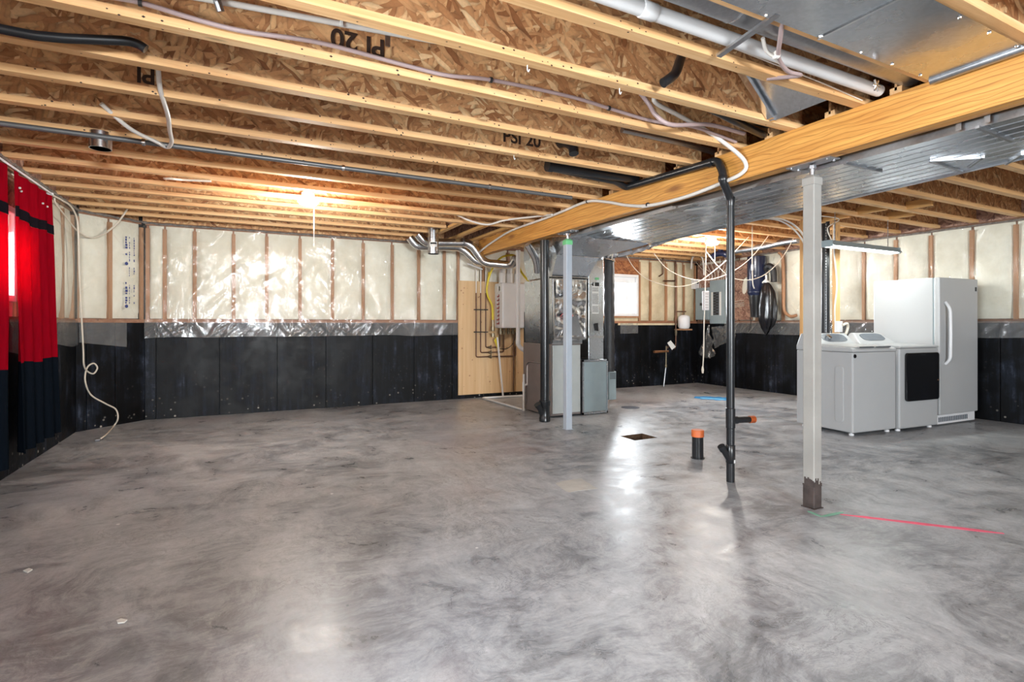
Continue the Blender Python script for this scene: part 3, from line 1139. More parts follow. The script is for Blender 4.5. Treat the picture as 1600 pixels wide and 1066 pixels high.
def post(x, y, w, label, main, nearpost):
    t = thing('steel_post', (x, y, 0), label, 'post')
    top = 2.12
    h = w / 2
    b0 = 0.14 if nearpost else 0.0
    MB().box(x - h, y - h, b0, x + h, y + h, top).build('shaft', main, t, bevel=0.006)
    if nearpost:
        rs_ = MB()
        rs_.box(x - h - 0.0005, y - h - 0.0005, 0.004, x + h + 0.0005, y + h + 0.0005, 0.142)
        rs_.build('rusty_foot', 'rust', t, bevel=0.006)
        pr_ = MB()
        rg = random.Random(5)
        for face in range(2):
            for k in range(7):
                a = -h + (k + 0.5) * w / 7
                hh = rg.uniform(0.01, 0.06)
                if face == 0:
                    pr_.box(x - h - 0.0012, y + a - w / 14, 0.14, x - h, y + a + w / 14, 0.14 + hh)
                else:
                    pr_.box(x + a - w / 14, y - h - 0.0012, 0.14, x + a + w / 14, y - h, 0.14 + hh)
        pr_.each('rust_edge', 'rust', t)
    MB().box(x - 0.046, y - 0.046, 0.0, x + 0.046, y + 0.046, 0.005).build('base_plate', 'rust' if nearpost else main, t)
    cp = MB()
    cp.box(x - h - 0.004, y - h - 0.004, top - 0.045, x + h + 0.004, y + h + 0.004, top + 0.002)
    cp.hexa([(x - h - 0.004, y - h - 0.004, top + 0.002), (x + h + 0.004, y - h - 0.004, top + 0.002), (x + h + 0.004, y + h + 0.004, top + 0.002), (x - h - 0.004, y + h + 0.004, top + 0.002)],
            [(x - h * 0.6, y - h * 0.6, top + 0.022), (x + h * 0.6, y - h * 0.6, top + 0.022), (x + h * 0.6, y + h * 0.6, top + 0.022), (x - h * 0.6, y + h * 0.6, top + 0.022)])
    cp.build('collar', main if nearpost else 'green_paint', t, bevel=0.003)
    sc = MB()
    sc.cyl((x, y, top + 0.02), (x, y, BZ - 0.012), 0.014)
    sc.lathe((x, y, BZ - 0.03), [(0.012, -0.012), (0.024, -0.01), (0.024, 0.012), (0.016, 0.018)], 6)
    sc.build('jack_screw', 'steel', t, smooth=40)
    cpl = MB()
    cpl.box(x - 0.05, y - 0.15, BZ - 0.008, x + 0.05, y + 0.15, BZ - 0.0005)
    for sx in (-0.035, 0.035):
        for sy in (-0.12, 0.12):
            cpl.lathe((x + sx, y + sy, BZ - 0.012), [(0.008, -0.004), (0.008, 0.004)], 6)
    cpl.build('cap_plate', 'steel', t)
    return t


post(3.285, 2.19, 0.078, 'grey square steel post with rusty foot, nearest the camera', 'post', True)
post(3.275, 5.07, 0.075, 'pale steel post with green painted collar standing in front of furnace', 'post_far', False)

# ------------------------------------------------------------------ trunk duct under the right of the beam
t = thing('trunk_duct', (3.8, 3.5, 2.2), 'wide ribbed galvanised trunk duct running beside the amber beam', 'duct')
DZ = 2.19


def duct_r(y):
    return 4.22 + (y - 1.5) * 0.098


DY0, DY1 = -0.6, 5.15
tr = MB()
NR = 9
prof = []
for k in range(NR + 1):
    f = k / NR
    prof += [(f, 0.0)] if k in (0, NR) else [(f - 0.012, 0.0), (f - 0.004, 0.011), (f + 0.004, 0.011), (f + 0.012, 0.0)]
ny = 24


def dpt(j, f, dz):
    y = DY0 + (DY1 - DY0) * j / ny
    x0, x1 = 3.365, duct_r(y)
    return (x0 + (x1 - x0) * f, y, DZ + dz + 0.004 * wob(y * 1.3, f * 3, 1, 2))


n = len(prof)
vs = [dpt(j, f, dz) for j in range(ny + 1) for (f, dz) in prof]
fs_ = [(j * n + i, j * n + i + 1, (j + 1) * n + i + 1, (j + 1) * n + i) for j in range(ny) for i in range(n - 1)]
tr.add(vs, fs_)
tr.build('underside', 'galv_trunk', t, smooth=12)
sd_ = MB()
a0, a1 = duct_r(DY0), duct_r(DY1)
for (p, q) in (((3.365, DY0), (3.365, DY1)), ((a0, DY0), (a1, DY1))):
    sd_.hexa([(p[0], p[1], DZ - 0.001), (q[0], q[1], DZ - 0.001), (q[0] + 0.002, q[1], DZ - 0.001), (p[0] + 0.002, p[1], DZ - 0.001)],
             [(p[0], p[1], HJ - 0.005), (q[0], q[1], HJ - 0.005), (q[0] + 0.002, q[1], HJ - 0.005), (p[0] + 0.002, p[1], HJ - 0.005)])
sd_.each('side_panel', 'galv_dull', t)
sm = MB()
for off, zz in ((0.0, -0.012), (0.014, 0.012)):
    sm.hexa([(a0 + off, DY0, DZ + zz), (a1 + off, DY1, DZ + zz), (a1 + off + 0.008, DY1, DZ + zz), (a0 + off + 0.008, DY0, DZ + zz)],
            [(a0 + off, DY0, DZ + zz + 0.03), (a1 + off, DY1, DZ + zz + 0.03), (a1 + off + 0.008, DY1, DZ + zz + 0.03), (a0 + off + 0.008, DY0, DZ + zz + 0.03)])
sm.each('seam', 'galv_dull', t)
# drive cleats and hanger straps across the underside
for (pa, pb) in (((1320, 254), (1377, 267)), ((1527, 197), (1581, 219)), ((1452, 250), (1537, 245)), ((1452, 250), (1503, 266)), ((1536, 244), (1514, 260)), ((1598, 239), (1572, 255))):
    (xa, ya), (xb, yb) = on_z(*pa, DZ)[:2], on_z(*pb, DZ)[:2]
    L = math.hypot(xb - xa, yb - ya); px_, py_ = -(yb - ya) / L * 0.008, (xb - xa) / L * 0.008
    c = MB()
    c.hexa([(xa - px_, ya - py_, DZ - 0.012), (xb - px_, yb - py_, DZ - 0.012), (xb + px_, yb + py_, DZ - 0.012), (xa + px_, ya + py_, DZ - 0.012)],
           [(xa - px_, ya - py_, DZ + 0.002), (xb - px_, yb - py_, DZ + 0.002), (xb + px_, yb + py_, DZ + 0.002), (xa + px_, ya + py_, DZ + 0.002)])
    c.build('brace', 'galv_dull', t)
# paper sticker under the trunk
a = on_z(1072, 327, DZ - 0.002); b = on_z(1122, 320, DZ - 0.002)
lb = MB()
lb.add([(a[0], a[1], DZ - 0.002), (a[0] + 0.05, a[1] + 0.09, DZ - 0.002), (b[0] + 0.05, b[1] + 0.09, DZ - 0.002), (b[0], b[1], DZ - 0.002)], [(0, 1, 2, 3)])
lb.build('sticker', 'paper', t)
for y in (1.30, 1.42, 2.31, 3.5, 4.7):
    MB().box(3.325, y - 0.012, DZ, 3.327, y + 0.012, HJ - 0.003).build('hanger_strap', 'galv_dull', t)

# transition from the trunk down to the furnace plenum
t = thing('duct_transition', (3.7, 5.6, 1.75), 'folded sheet metal transition between trunk duct and furnace plenum', 'duct')
m = MB()
m.hexa([(3.46, 5.72, 1.78), (4.00, 5.72, 1.78), (4.00, 6.35, 1.78), (3.46, 6.35, 1.78)], [(3.40, 5.50, 2.02), (4.02, 5.50, 2.02), (4.02, 6.35, 2.02), (3.40, 6.35, 2.02)])
m.build('lower_taper', 'galv', t)
m = MB()
m.hexa([(3.40, 5.50, 2.022), (4.02, 5.50, 2.022), (4.02, 6.35, 2.022), (3.40, 6.35, 2.022)], [(3.37, 5.16, DZ + 0.002), (4.56, 5.16, DZ + 0.002), (4.04, 5.77, DZ + 0.15), (3.40, 6.35, DZ + 0.15)])
m.build('upper_taper', 'galv', t)
m = MB()
m.tube([(3.40, 5.495, 2.02), (4.02, 5.495, 2.02)], 0.006, 6)
m.tube([(3.44, 5.70, 1.78), (4.0, 5.70, 1.78)], 0.008, 6)
m.each('seam', 'galv_bright', t)

# ------------------------------------------------------------------ furnace
t = thing('furnace', (3.7, 6.1, 0), 'taupe and silver furnace cabinet standing behind the pale steel post', 'furnace')
MB().box(3.47, 5.76, 0.02, 3.92, 6.50, 0.93).build('cabinet', 'furnace', t, bevel=0.006)
fd = MB().box(3.49, 5.742, 0.05, 3.905, 5.758, 0.915).build('door', 'furnace_front', t, bevel=0.004)
MB().tube(fillet([(3.462, 6.40, 0.1), (3.462, 6.40, 0.68), (3.462, 5.95, 0.68)], 0.12), 0.012, 8).build('side_rib', 'furnace', t, smooth=50)
cs = MB()
cs.hexa([(3.49, 5.74, 0.935), (3.93, 5.74, 0.935), (3.93, 6.48, 0.935), (3.49, 6.48, 0.935)], [(3.46, 5.72, 1.76), (3.99, 5.72, 1.76), (3.99, 6.44, 1.76), (3.46, 6.44, 1.76)])
cs.build('coil_case', 'galv', t)


def crinkle(a, b):
    x = 3.50 + 0.46 * a; z = 0.98 + 0.76 * b
    y = 5.735 - 0.02 * b + 0.012 * noise.ridged_multi_fractal(Vector((x * 9, z * 7, 2)), 0.8, 2.1, 3, 0.9, 2.0) - 0.03
    return (x, y, z)


MB().grid(crinkle, 26, 36).build('foil_wrap', 'foil', t, smooth=25)
m = MB()
m.box(3.48, 5.70, 1.715, 3.98, 5.722, 1.745); m.box(3.48, 5.71, 1.0, 3.50, 5.722, 1.72); m.box(3.95, 5.70, 1.0, 3.975, 5.722, 1.72); m.box(3.48, 5.705, 0.99, 3.97, 5.722, 1.02)
m.each('foil_tape', 'foil', t)
m = MB()
m.hexa([(3.60, 5.69, 1.04), (3.90, 5.69, 1.04), (3.90, 5.70, 1.04), (3.60, 5.70, 1.04)], [(3.70, 5.65, 1.28), (3.80, 5.65, 1.28), (3.80, 5.70, 1.28), (3.70, 5.70, 1.28)])
m.build('coil_cone', 'galv_bright', t)
m = MB()
for (x, z, r_) in ((3.60, 1.55, 0.02), (3.63, 1.60, 0.015), (3.66, 1.45, 0.018), (3.60, 1.30, 0.02)):
    m.lathe((x, 5.66, z), [(r_, -0.01), (r_, 0.03)], 10, 'Y')
m.each('valve', 'abs', t)
m = MB()
m.tube(spline([(3.75, 5.68, 1.3), (3.66, 5.62, 1.25), (3.6, 5.64, 1.32), (3.55, 5.66, 1.28)]), 0.006, 6)
m.build('wire', 'red_ink', t, smooth=60)
m = MB()
m.box(3.47, 5.73, 0.930, 3.925, 5.75, 0.945)
m.build('joint_flange', 'galv_dull', t)

t = thing('return_duct', (4.15, 5.95, 0.7), 'tall narrow galvanised return duct with paper instructions on it', 'duct')
MB().box(4.06, 5.78, 0.72, 4.30, 6.35, 2.185).build('shaft', 'galv', t, bevel=0.003)
MB().box(4.055, 5.772, 1.0, 4.302, 5.785, 1.03).build('joint_flange', 'galv_bright', t)
lbl = MB().box(4.11, 5.7755, 1.32, 4.22, 5.7795, 1.73).build('instruction_label', 'paper', t)
mk = MB()
rng = random.Random(8)
z = 1.66
while z > 1.34:
    x = 4.118
    while x < 4.205:
        w_ = rng.uniform(0.004, 0.016)
        mk.box(x, 5.7745, z, min(x + w_, 4.212), 5.7755, z + 0.006)
        x += w_ + 0.004
    z -= 0.014 if rng.random() < 0.8 else 0.04
mk.each('print', 'ink', lbl)
mk = MB()
mk.box(4.155, 5.7745, 1.685, 4.225, 5.7756, 1.735)
mk.add([(4.10, 5.775, 1.705), (4.125, 5.775, 1.685), (4.125, 5.775, 1.73)], [(0, 1, 2)])
mk.box(4.125, 5.7745, 1.685, 4.137, 5.7756, 1.735)
mk.each('warning_label', 'ink', t)
m = MB()
m.box(4.165, 5.77, 1.80 - 0.03, 4.22, 5.7795, 1.80)
m.build('green_label', 'green_paint', t)
m = MB()
m.hexa([(4.165, 5.765, 1.10), (4.21, 5.765, 1.09), (4.21, 5.779, 1.09), (4.165, 5.779, 1.10)], [(4.145, 5.765, 1.19), (4.20, 5.765, 1.20), (4.20, 5.779, 1.20), (4.145, 5.779, 1.19)])
m.build('damper_handle', 'abs', t)

t = thing('filter_box', (4.1, 6.0, 0), 'square grey sheet metal filter box beside the furnace', 'duct')
MB().box(3.935, 5.74, 0.01, 4.33, 6.40, 0.715).build('casing', 'galv_dull', t)
MB().box(3.955, 5.732, 0.04, 4.315, 5.742, 0.69).build('access_door', 'grey_box', t, bevel=0.003)
m = MB()
m.box(3.932, 5.728, 0.01, 3.952, 5.745, 0.72); m.box(4.316, 5.728, 0.01, 4.336, 5.745, 0.72); m.box(3.932, 5.728, 0.695, 4.336, 5.745, 0.72); m.box(3.932, 5.728, 0.01, 4.336, 5.745, 0.035)
m.each('flange', 'galv', t)

# black insulated fresh air duct right of the return
t = thing('fresh_air_duct', (4.62, 6.1, 0.2), 'black sleeved round duct hanging right of the return duct', 'duct')
pts = [at_t(952, v, 7.35 + 0.05 * math.sin(v * 0.02)) for v in (361, 372, 400, 440, 480, 520, 560, 580)]
prof = spline(pts, 6)
MB().tube(prof, 0.068, 14, True, [0.072 + 0.005 * math.sin(i * 2.1) for i in range(len(prof))]).build('sleeve', 'black_rubber', t, smooth=70)
p = at_t(953, 580, 7.35); q = at_t(953, 624, 7.35)
m = MB(); m.box(p[0] - 0.06, p[1] - 0.06, q[2], p[0] + 0.06, p[1] + 0.06, p[2])
bt_ = m.build('boot', 'grey_box', t, bevel=0.004)
m = MB()
for k in range(5):
    m.box(p[0] - 0.05, p[1] - 0.063, p[2] - 0.03 - k * 0.018, p[0] + 0.05, p[1] - 0.058, p[2] - 0.022 - k * 0.018)
m.each('grille', 'ink', bt_)
p = at_t(952, 405, 7.3)
m = MB(); m.tube([(p[0] - 0.08, p[1] - 0.03, p[2]), (p[0], p[1] - 0.03, p[2] - 0.01), (p[0] + 0.07, p[1] - 0.03, p[2] - 0.03)], 0.012, 6)
m.build('tape_band', 'foil', t, smooth=60)

# foil wrapped flexible run along the trunk's far edge
t = thing('foil_duct', (4.9, 5.9, 2.2), 'crinkled silver foil duct under the far end of the trunk', 'duct')
prof = spline([at_t(946, 398, 6.9), at_t(968, 396, 7.0), at_t(1000, 388, 7.0), at_t(1030, 377, 7.0), at_t(1062, 366, 7.0)], 10)
MB().tube(prof, 0.06, 12, True, [0.05 + 0.016 * wob(i * 0.9, 0, 1, 4) for i in range(len(prof))]).build('foil_sleeve', 'foil', t, smooth=15)
m = MB()
m.tube(spline([at_t(955, 362, 6.7), at_t(950, 385, 6.8), at_t(955, 392, 6.8), at_t(963, 380, 6.8), at_t(958, 395, 6.8), at_t(956, 405, 6.8)], 6), 0.006, 6)
m.build('tie_wire', 'white_cord', t, smooth=60)

# black stack pipe by the furnace
t = thing('vent_stack', (3.38, 5.6, 0), 'fat black vent stack with clean-out wye standing at the furnace corner', 'pipe')
sx, sy = (c * 0.962 for c in on_z(851, 653)[:2])
m = MB(); m.cyl((sx, sy, 0.24), (sx, sy, 2.20), 0.055, 18); m.build('pipe', 'abs', t, smooth=50)
m = MB(); m.lathe((sx, sy, 0), [(0.058, 0.0), (0.068, 0.005), (0.068, 0.05), (0.062, 0.06), (0.062, 0.19), (0.070, 0.2), (0.070, 0.255), (0.058, 0.26)], 18)
m.each('coupling', 'abs', t, smooth=40)
m = MB(); m.cyl((sx, sy, 0.05), (sx - 0.10, sy - 0.02, 0.20), 0.038, 12); m.cyl((sx - 0.10, sy - 0.02, 0.20), (sx - 0.115, sy - 0.023, 0.222), 0.044, 12)
m.each('wye_branch', 'abs', t, smooth=40)

# ------------------------------------------------------------------ plywood panel with the water heater
t = thing('plywood_panel', (3.6, YB - 0.04, 0.06), 'upright plywood sheet fixed to the wall behind the water heater', 'panel')
MB().box(3.035, YB - 0.055, 0.065, 4.20, YB - 0.035, 1.87).build('sheet', 'ply', t)
m = MB()
rng = random.Random(4)
for _ in range(46):
    x, z, r_ = rng.uniform(3.06, 4.15), rng.uniform(0.1, 1.8), rng.uniform(0.004, 0.014)
    m.add([(x + r_ * rng.uniform(.6, 1.2) * math.cos(k * 1.05), YB - 0.0556, z + r_ * rng.uniform(.6, 1.4) * math.sin(k * 1.05)) for k in range(6)], [tuple(range(6))])
tag(m.build('knots', 'stud', t), kind='stuff')

HY = 7.55
t = thing('water_heater', (3.9, 7.7, 1.12), 'white wall-hung tankless water heater on the plywood panel', 'water heater')
MB().box(3.66, HY, 1.12, 4.24, YB - 0.056, 1.84).build('case', 'white_matt', t, bevel=0.02)
m = MB()
for x in (3.73, 3.86, 4.0):
    m.lathe((x, 7.70, 1.84), [(0.055, 0), (0.055, 0.16), (0.045, 0.17), (0.045, 0.24)], 14)
m.each('flue_collar', 'pvc', t, smooth=40)
m = MB()
m.box(3.652, 7.60, 1.70, 3.661, 7.67, 1.80); m.box(3.652, 7.72, 1.70, 3.661, 7.82, 1.80); m.box(4.14, HY - 0.004, 1.16, 4.19, HY + 0.001, 1.24)
m.each('label', 'paper', t)
m = MB()
rng = random.Random(2)
z = 1.18
for k in range(8):
    h = 0.045
    m.box(3.654, 7.66, z, 3.661, 7.66 + rng.uniform(0.06, 0.09), z + h * 0.45)
    m.box(3.654, 7.66, z, 3.661, 7.68, z + h)
    z += 0.062
m.each('logo_lettering', 'red_ink', t)
m = MB()
m.box(3.655, 7.62, 1.715, 3.6515, 7.655, 1.785)
m.box(4.05, HY - 0.005, 1.12, 4.07, HY + 0.001, 1.38)
m.each('badge', 'ink', t)
m = MB()
for x in (3.70, 3.76, 3.84, 3.92, 4.02):
    m.cyl((x, 7.70, 1.12), (x, 7.70, 1.02), 0.02, 8)
    m.lathe((x, 7.70, 1.05), [(0.03, -0.02), (0.03, 0.02)], 8)
m.each('valve', 'brass', t, smooth=40)

PYY = YB - 0.075
t = thing('copper_piping', (3.6, PYY, 0.7), 'three copper supply lines bent across the plywood panel', 'pipe')
for i, (ux, vb, ur) in enumerate(((744, 558, 806), (751, 551, 787), (759, 543, 781))):
    top = on_y(ux, 458, PYY); low = on_y(ux, vb, PYY); rt_ = on_y(ur, vb - 1, PYY); up = on_y(ur, 515 if i else 545, PYY)
    rt_ = (rt_[0], PYY, low[2])
    up = (rt_[0], PYY, 1.06 if i else 0.82)
    m = MB(); m.tube(fillet([(low[0], PYY, top[2]), (low[0], PYY, low[2]), rt_, up], 0.03), 0.011, 8)
    m.build('pipe', 'copper', t, smooth=50)
    m = MB(); m.cyl((low[0], PYY, top[2]), (low[0], PYY, top[2] + 0.42), 0.010, 8)
    m.build('white_riser', 'pex', t, smooth=50)
    m = MB()
    for v in (484, 519):
        q = on_y(ux, v, PYY)
        m.box(q[0] - 0.035, PYY - 0.016, q[2] - 0.008, q[0] + 0.035, PYY + 0.02, q[2] + 0.008)
    m.each('clamp', 'ink', t)
    m = MB()
    q = on_y(766, vb, PYY)
    m.lathe((q[0], PYY, low[2]), [(0.018, -0.03), (0.024, 0), (0.018, 0.03)], 8, 'X')
    m.box(q[0] - 0.006, PYY - 0.045, low[2] - 0.03, q[0] + 0.006, PYY - 0.012, low[2] + 0.035)
    m.each('valve', 'brass', t)
for (u, tname) in ((802, 'copper'), (806.5, 'ply')):
    a = on_y(u, 528, PYY + 0.01)
    m = MB(); m.cyl((a[0], PYY, 0.07), (a[0], PYY, 1.08), 0.011, 8)
    m.build('pipe', tname, t, smooth=50)
m = MB(); m.tube(spline([on_y(781, 545, PYY), on_y(792, 545, PYY - 0.03), on_y(802, 536, PYY - 0.03), on_y(806, 520, PYY)]), 0.006, 6)
m.each('cable', 'ink', t, smooth=50)

t = thing('gas_line', (3.5, 7.6, 1.2), 'yellow flexible gas tube looping down to the water heater', 'pipe')
m = MB(); m.tube(spline([on_y(826, 440, 7.2), on_y(814, 424, 7.3), on_y(806, 402, 7.4), on_y(795, 399, 7.5), on_y(780, 405, 7.6), on_y(767, 425, 7.7), on_y(761, 448, 7.75), on_y(762, 462, 7.75), on_y(769, 478, 7.72), on_y(770, 500, 7.7)], 8), 0.017, 8)
m.each('tube', 'yellow', t, smooth=60)
q = on_y(770, 500, 7.7)
m = MB(); m.cyl(q, (q[0], q[1], q[2] - 0.1), 0.022, 8); m.lathe((q[0], q[1], q[2] - 0.14), [(0.03, -0.04), (0.035, 0), (0.03, 0.04)], 8); m.lathe((q[0], q[1], q[2] - 0.24), [(0.028, -0.03), (0.03, 0.03)], 8)
m.build('fitting', 'brass', t, smooth=40)

t = thing('yellow_riser', (3.4, 7.78, 1.85), 'straight yellow tube rising beside the white risers above plywood', 'pipe')
m = MB(); m.tube(spline([on_y(764, 425, 7.8), on_y(762, 440, 7.8), on_y(761, 452, 7.8)]), 0.014, 8); m.each('tube', 'yellow', t, smooth=60)

t = thing('drain_hose', (3.5, 7.7, 0.1), 'thin white drain pipe leaning down across the plywood panel', 'pipe')
m = MB(); m.cyl(on_y(777, 527, 7.70), on_y(786, 620, 7.70), 0.016, 8); m.build('pipe', 'pvc', t, smooth=50)
m = MB(); m.hexa([on_y(772, 532, 7.71), on_y(777, 545, 7.71), on_y(777, 545, 7.73), on_y(772, 532, 7.73)], [on_y(776, 526, 7.71), on_y(778, 526, 7.71), on_y(778, 526, 7.73), on_y(776, 526, 7.73)])
m.build('funnel', 'yellow', t)

# white PVC vents in front of the heater
t = thing('pvc_vent', (3.8, 6.9, 0.9), 'fat white plastic vent pipe with elbow in front of the water heater', 'pipe')
VY = 6.75
m = MB(); m.tube(fillet([on_y(809.5, 391, VY), on_y(809.5, 541, VY), on_y(821, 549, VY - 0.05)], 0.06), 0.030, 12); m.build('pipe', 'pvc', t, smooth=50)
q = on_y(820.5, 547.5, VY - 0.05)
m = MB(); m.lathe((q[0], q[1], q[2]), [(0.04, -0.01), (0.04, 0.03)], 12, 'X'); m.build('rubber_ring', 'abs', t, smooth=40)
m = MB()
for v in (535, 395):
    q = on_y(809.5, v, VY); m.lathe(q, [(0.034, -0.03), (0.036, 0.03)], 12)
m.each('coupling', 'pvc', t, smooth=40)
t = thing('pvc_intake', (3.85, 6.5, 1.1), 'shorter white plastic intake pipe beside the furnace coil case', 'pipe')
VY2 = 6.55
m = MB(); m.cyl(on_y(824.5, 440, VY2), on_y(824.5, 531, VY2), 0.032, 12); m.build('pipe', 'pvc', t, smooth=50)
m = MB(); m.cyl(on_y(824.5, 531, VY2), on_y(824.5, 538, VY2), 0.016, 10); m.each('clamp', 'steel', t, smooth=50)

# condensate trap and floor drain lines
t = thing('condensate_trap', (3.4, 6.2, 0), 'small white plastic condensate trap standing against the furnace side', 'pipe')
f0 = on_z(818.5, 642)
fx, fy = f0[0], f0[1]
m = MB(); m.cyl((fx, fy, 0.0), (fx, fy, 0.50), 0.016, 10); m.build('pipe', 'pvc', t, smooth=50)
m = MB(); m.tube(fillet([(fx, fy, 0.35), (fx + 0.045, fy - 0.03, 0.36), (fx + 0.045, fy - 0.03, 0.66)], 0.02), 0.017, 10); m.build('pipe', 'pvc', t, smooth=50)
m = MB(); m.lathe((fx, fy, 0.33), [(0.021, -0.07), (0.021, 0.06)], 10); m.each('coupling', 'pvc', t, smooth=40)
t = thing('drain_line', (3.3, 7.0, 0), 'white plastic drain line lying in an angle on the floor by furnace', 'pipe')
c0 = on_z(754, 622, 0.017); c1 = on_z(816, 618.5, 0.017); c2 = (fx - 0.02, fy, 0.017)
m = MB(); m.tube(fillet([c1, c0, c2], 0.03), 0.016, 8); m.build('pipe', 'pvc', t, smooth=50)

# ------------------------------------------------------------------ round steel ducts at the left of the beam end
DYY = 7.3
t = thing('round_duct', (2.6, DYY, 2.2), 'upper of two round steel ducts with elbow beneath the joists by plywood', 'duct')
P_ = [on_y(653, 366, 7.35), on_y(664, 379, 7.35), on_y(735, 380, 7.3), on_y(756, 411, 7.25), on_y(800, 415, 6.95), on_y(806, 404, 6.8)]
m = MB(); m.tube(fillet(P_, 0.11, 4), 0.062, 16); m.build('pipe', 'galv_bright', t, smooth=30)
m = MB()
for i, p in enumerate((P_[2],)):
    m.lathe((p[0] - 0.12, p[1], p[2]), [(0.067, -0.012), (0.067, 0.012)], 16, 'X')
m.each('strap', 'galv_dull', t, smooth=40)
t = thing('round_duct', (2.6, 7.45, 2.2), 'lower of two round steel ducts with elbow beneath the joists by plywood', 'duct')
P_ = [on_y(640, 371, 7.5), on_y(650, 385, 7.5), on_y(722, 387, 7.5), on_y(746, 411, 7.45), on_y(775, 412, 7.4)]
m = MB(); m.tube(fillet(P_, 0.11, 4), 0.058, 16); m.build('pipe', 'galv_bright', t, smooth=30)
t = thing('duct_stub', (2.43, 7.05, 2.1), 'bright vertical steel duct stub with sticker hanging below the joists', 'duct')
a = on_y(677, 352, 7.0); b = on_y(677, 397, 7.0)
m = MB(); m.cyl(a, (a[0], a[1], b[2]), 0.072, 18); m.build('pipe', 'galv', t, smooth=50)
m = MB(); m.cyl((a[0], a[1], b[2]), (a[0], a[1], b[2] + 0.04), 0.075, 18); m.build('crimp_ring', 'galv_dull', t, smooth=50)
m = MB(); m.grid(lambda u, v: (a[0] + 0.0735 * math.sin(-1.1 + 1.6 * u), a[1] - 0.0735 * math.cos(-1.1 + 1.6 * u), b[2] + 0.09 + 0.07 * v), 8, 2); st_ = m.build('sticker', 'paper', t, smooth=60)
m = MB(); m.grid(lambda u, v: (a[0] + 0.0742 * math.sin(-0.9 + 1.2 * u), a[1] - 0.0742 * math.cos(-0.9 + 1.2 * u), b[2] + 0.125 + 0.025 * v), 8, 1); m.each('print', 'ink', st_, smooth=60)
t = thing('angle_bracket', (3.0, 7.6, 2.0), 'white angled hanger strip below the round ducts above the plywood', 'bracket')
m = MB(); m.tube([on_y(730, 412, 7.6), on_y(754, 421, 7.6)], 0.012, 6); m.build('bar', 'pvc', t)
q = on_y(738, 415, 7.6); MB().cyl(q, (q[0], q[1], HJ + 0.01), 0.004, 6).build('hanger_wire', 'steel', t)
t = thing('branch_duct', (3.6, 5.9, 2.1), 'short slanting round steel branch duct above the furnace', 'duct')
m = MB(); m.tube(fillet([at_t(824, 382, 6.6), at_t(838, 405, 6.7), at_t(840, 425, 6.8)], 0.1), 0.05, 14); m.build('pipe', 'galv_bright', t, smooth=50)

# ------------------------------------------------------------------ wood service studs, shop light and riser
t = thing('service_stud', (6.11, 4.2, 0), 'pine stud with cable standing behind the washer, left of black riser', 'stud')
MB().box(6.06, 4.16, 0, 6.16, 4.20, HJ - 0.002).build('timber', 'pine_z', t, bevel=0.002)
m = MB(); m.tube(spline([(5.2, 4.3, 2.42), (5.75, 4.2, 2.43), (6.05, 4.14, 2.25), (6.18, 4.14, 1.9), (6.2, 4.14, 1.5), (6.19, 4.15, 1.2)]), 0.012, 6)
m.tube(spline([(5.2, 4.34, 2.42), (5.7, 4.22, 2.42), (6.0, 4.14, 2.22), (6.15, 4.14, 1.9), (6.165, 4.14, 1.5), (6.16, 4.15, 1.2)]), 0.010, 6)
m.each('cable', 'pex', t, smooth=60)
t = thing('service_stud', (6.75, 4.2, 0), 'pine stud with outlet box standing behind the dryer, right of riser', 'stud')
MB().box(6.70, 4.16, 0, 6.80, 4.20, HJ - 0.002).build('timber', 'pine_z', t, bevel=0.002)
m = MB(); m.tube(spline([(6.66, 4.15, 2.44), (6.66, 4.15, 2.1), (6.70, 4.14, 1.7), (6.66, 4.14, 1.4), (6.66, 4.14, 1.22)]), 0.009, 6)
m.each('cable', 'pex', t, smooth=60)
bxo = MB().box(6.68, 4.115, 1.08, 6.78, 4.16, 1.22).build('outlet_box', 'white_matt', t, bevel=0.004)
m = MB(); m.tube(spline([(6.74, 4.09, 1.17), (6.79, 4.07, 1.19), (6.83, 4.08, 1.15), (6.81, 4.09, 1.07), (6.76, 4.10, 0.98)]), 0.016, 8); m.build('plug_cord', 'white_cord', t, smooth=60)
t = thing('vent_riser', (6.565, 4.19, 0), 'black ribbed vent riser standing behind the washer between two pine studs', 'pipe')
m = MB(); m.cyl((6.56, 4.20, 0), (6.56, 4.20, HJ + 0.1), 0.05, 16); m.build('pipe', 'abs', t, smooth=50)
m = MB()
for k in range(40):
    m.box(6.500, 4.155, 1.05 + k * 0.035, 6.512, 4.160, 1.070 + k * 0.035)
tag(m.build('perforated_strap', 'galv_dull', t), kind='stuff')

t = thing('shop_light', (6.52, 3.73, 2.07), 'lit fluorescent shop light hanging on chains above the washer', 'light')
LY, LX0, LX1, LZ = 3.73, 5.85, 7.20, 2.07
m = MB()
m.prism([(-0.085, -0.005), (-0.03, 0.055), (0.03, 0.055), (0.085, -0.005), (0.082, -0.012), (0.03, 0.045), (-0.03, 0.045), (-0.082, -0.012)], lambda p: (LX0, LY + p[0], LZ + p[1]), lambda p: (LX1, LY + p[0], LZ + p[1]))
m.build('reflector', 'grey_box', t)
m = MB()
for s in (-0.03, 0.03):
    m.cyl((LX0 + 0.03, LY + s, LZ - 0.002), (LX1 - 0.03, LY + s, LZ - 0.002), 0.018, 10)
m.each('tube', 'tube', t, smooth=50)
m = MB(); m.box(LX0 - 0.01, LY - 0.06, LZ - 0.02, LX0 + 0.02, LY + 0.06, LZ + 0.05); m.box(LX1 - 0.02, LY - 0.06, LZ - 0.02, LX1 + 0.01, LY + 0.06, LZ + 0.05)
m.each('end_cap', 'grey_box', t)
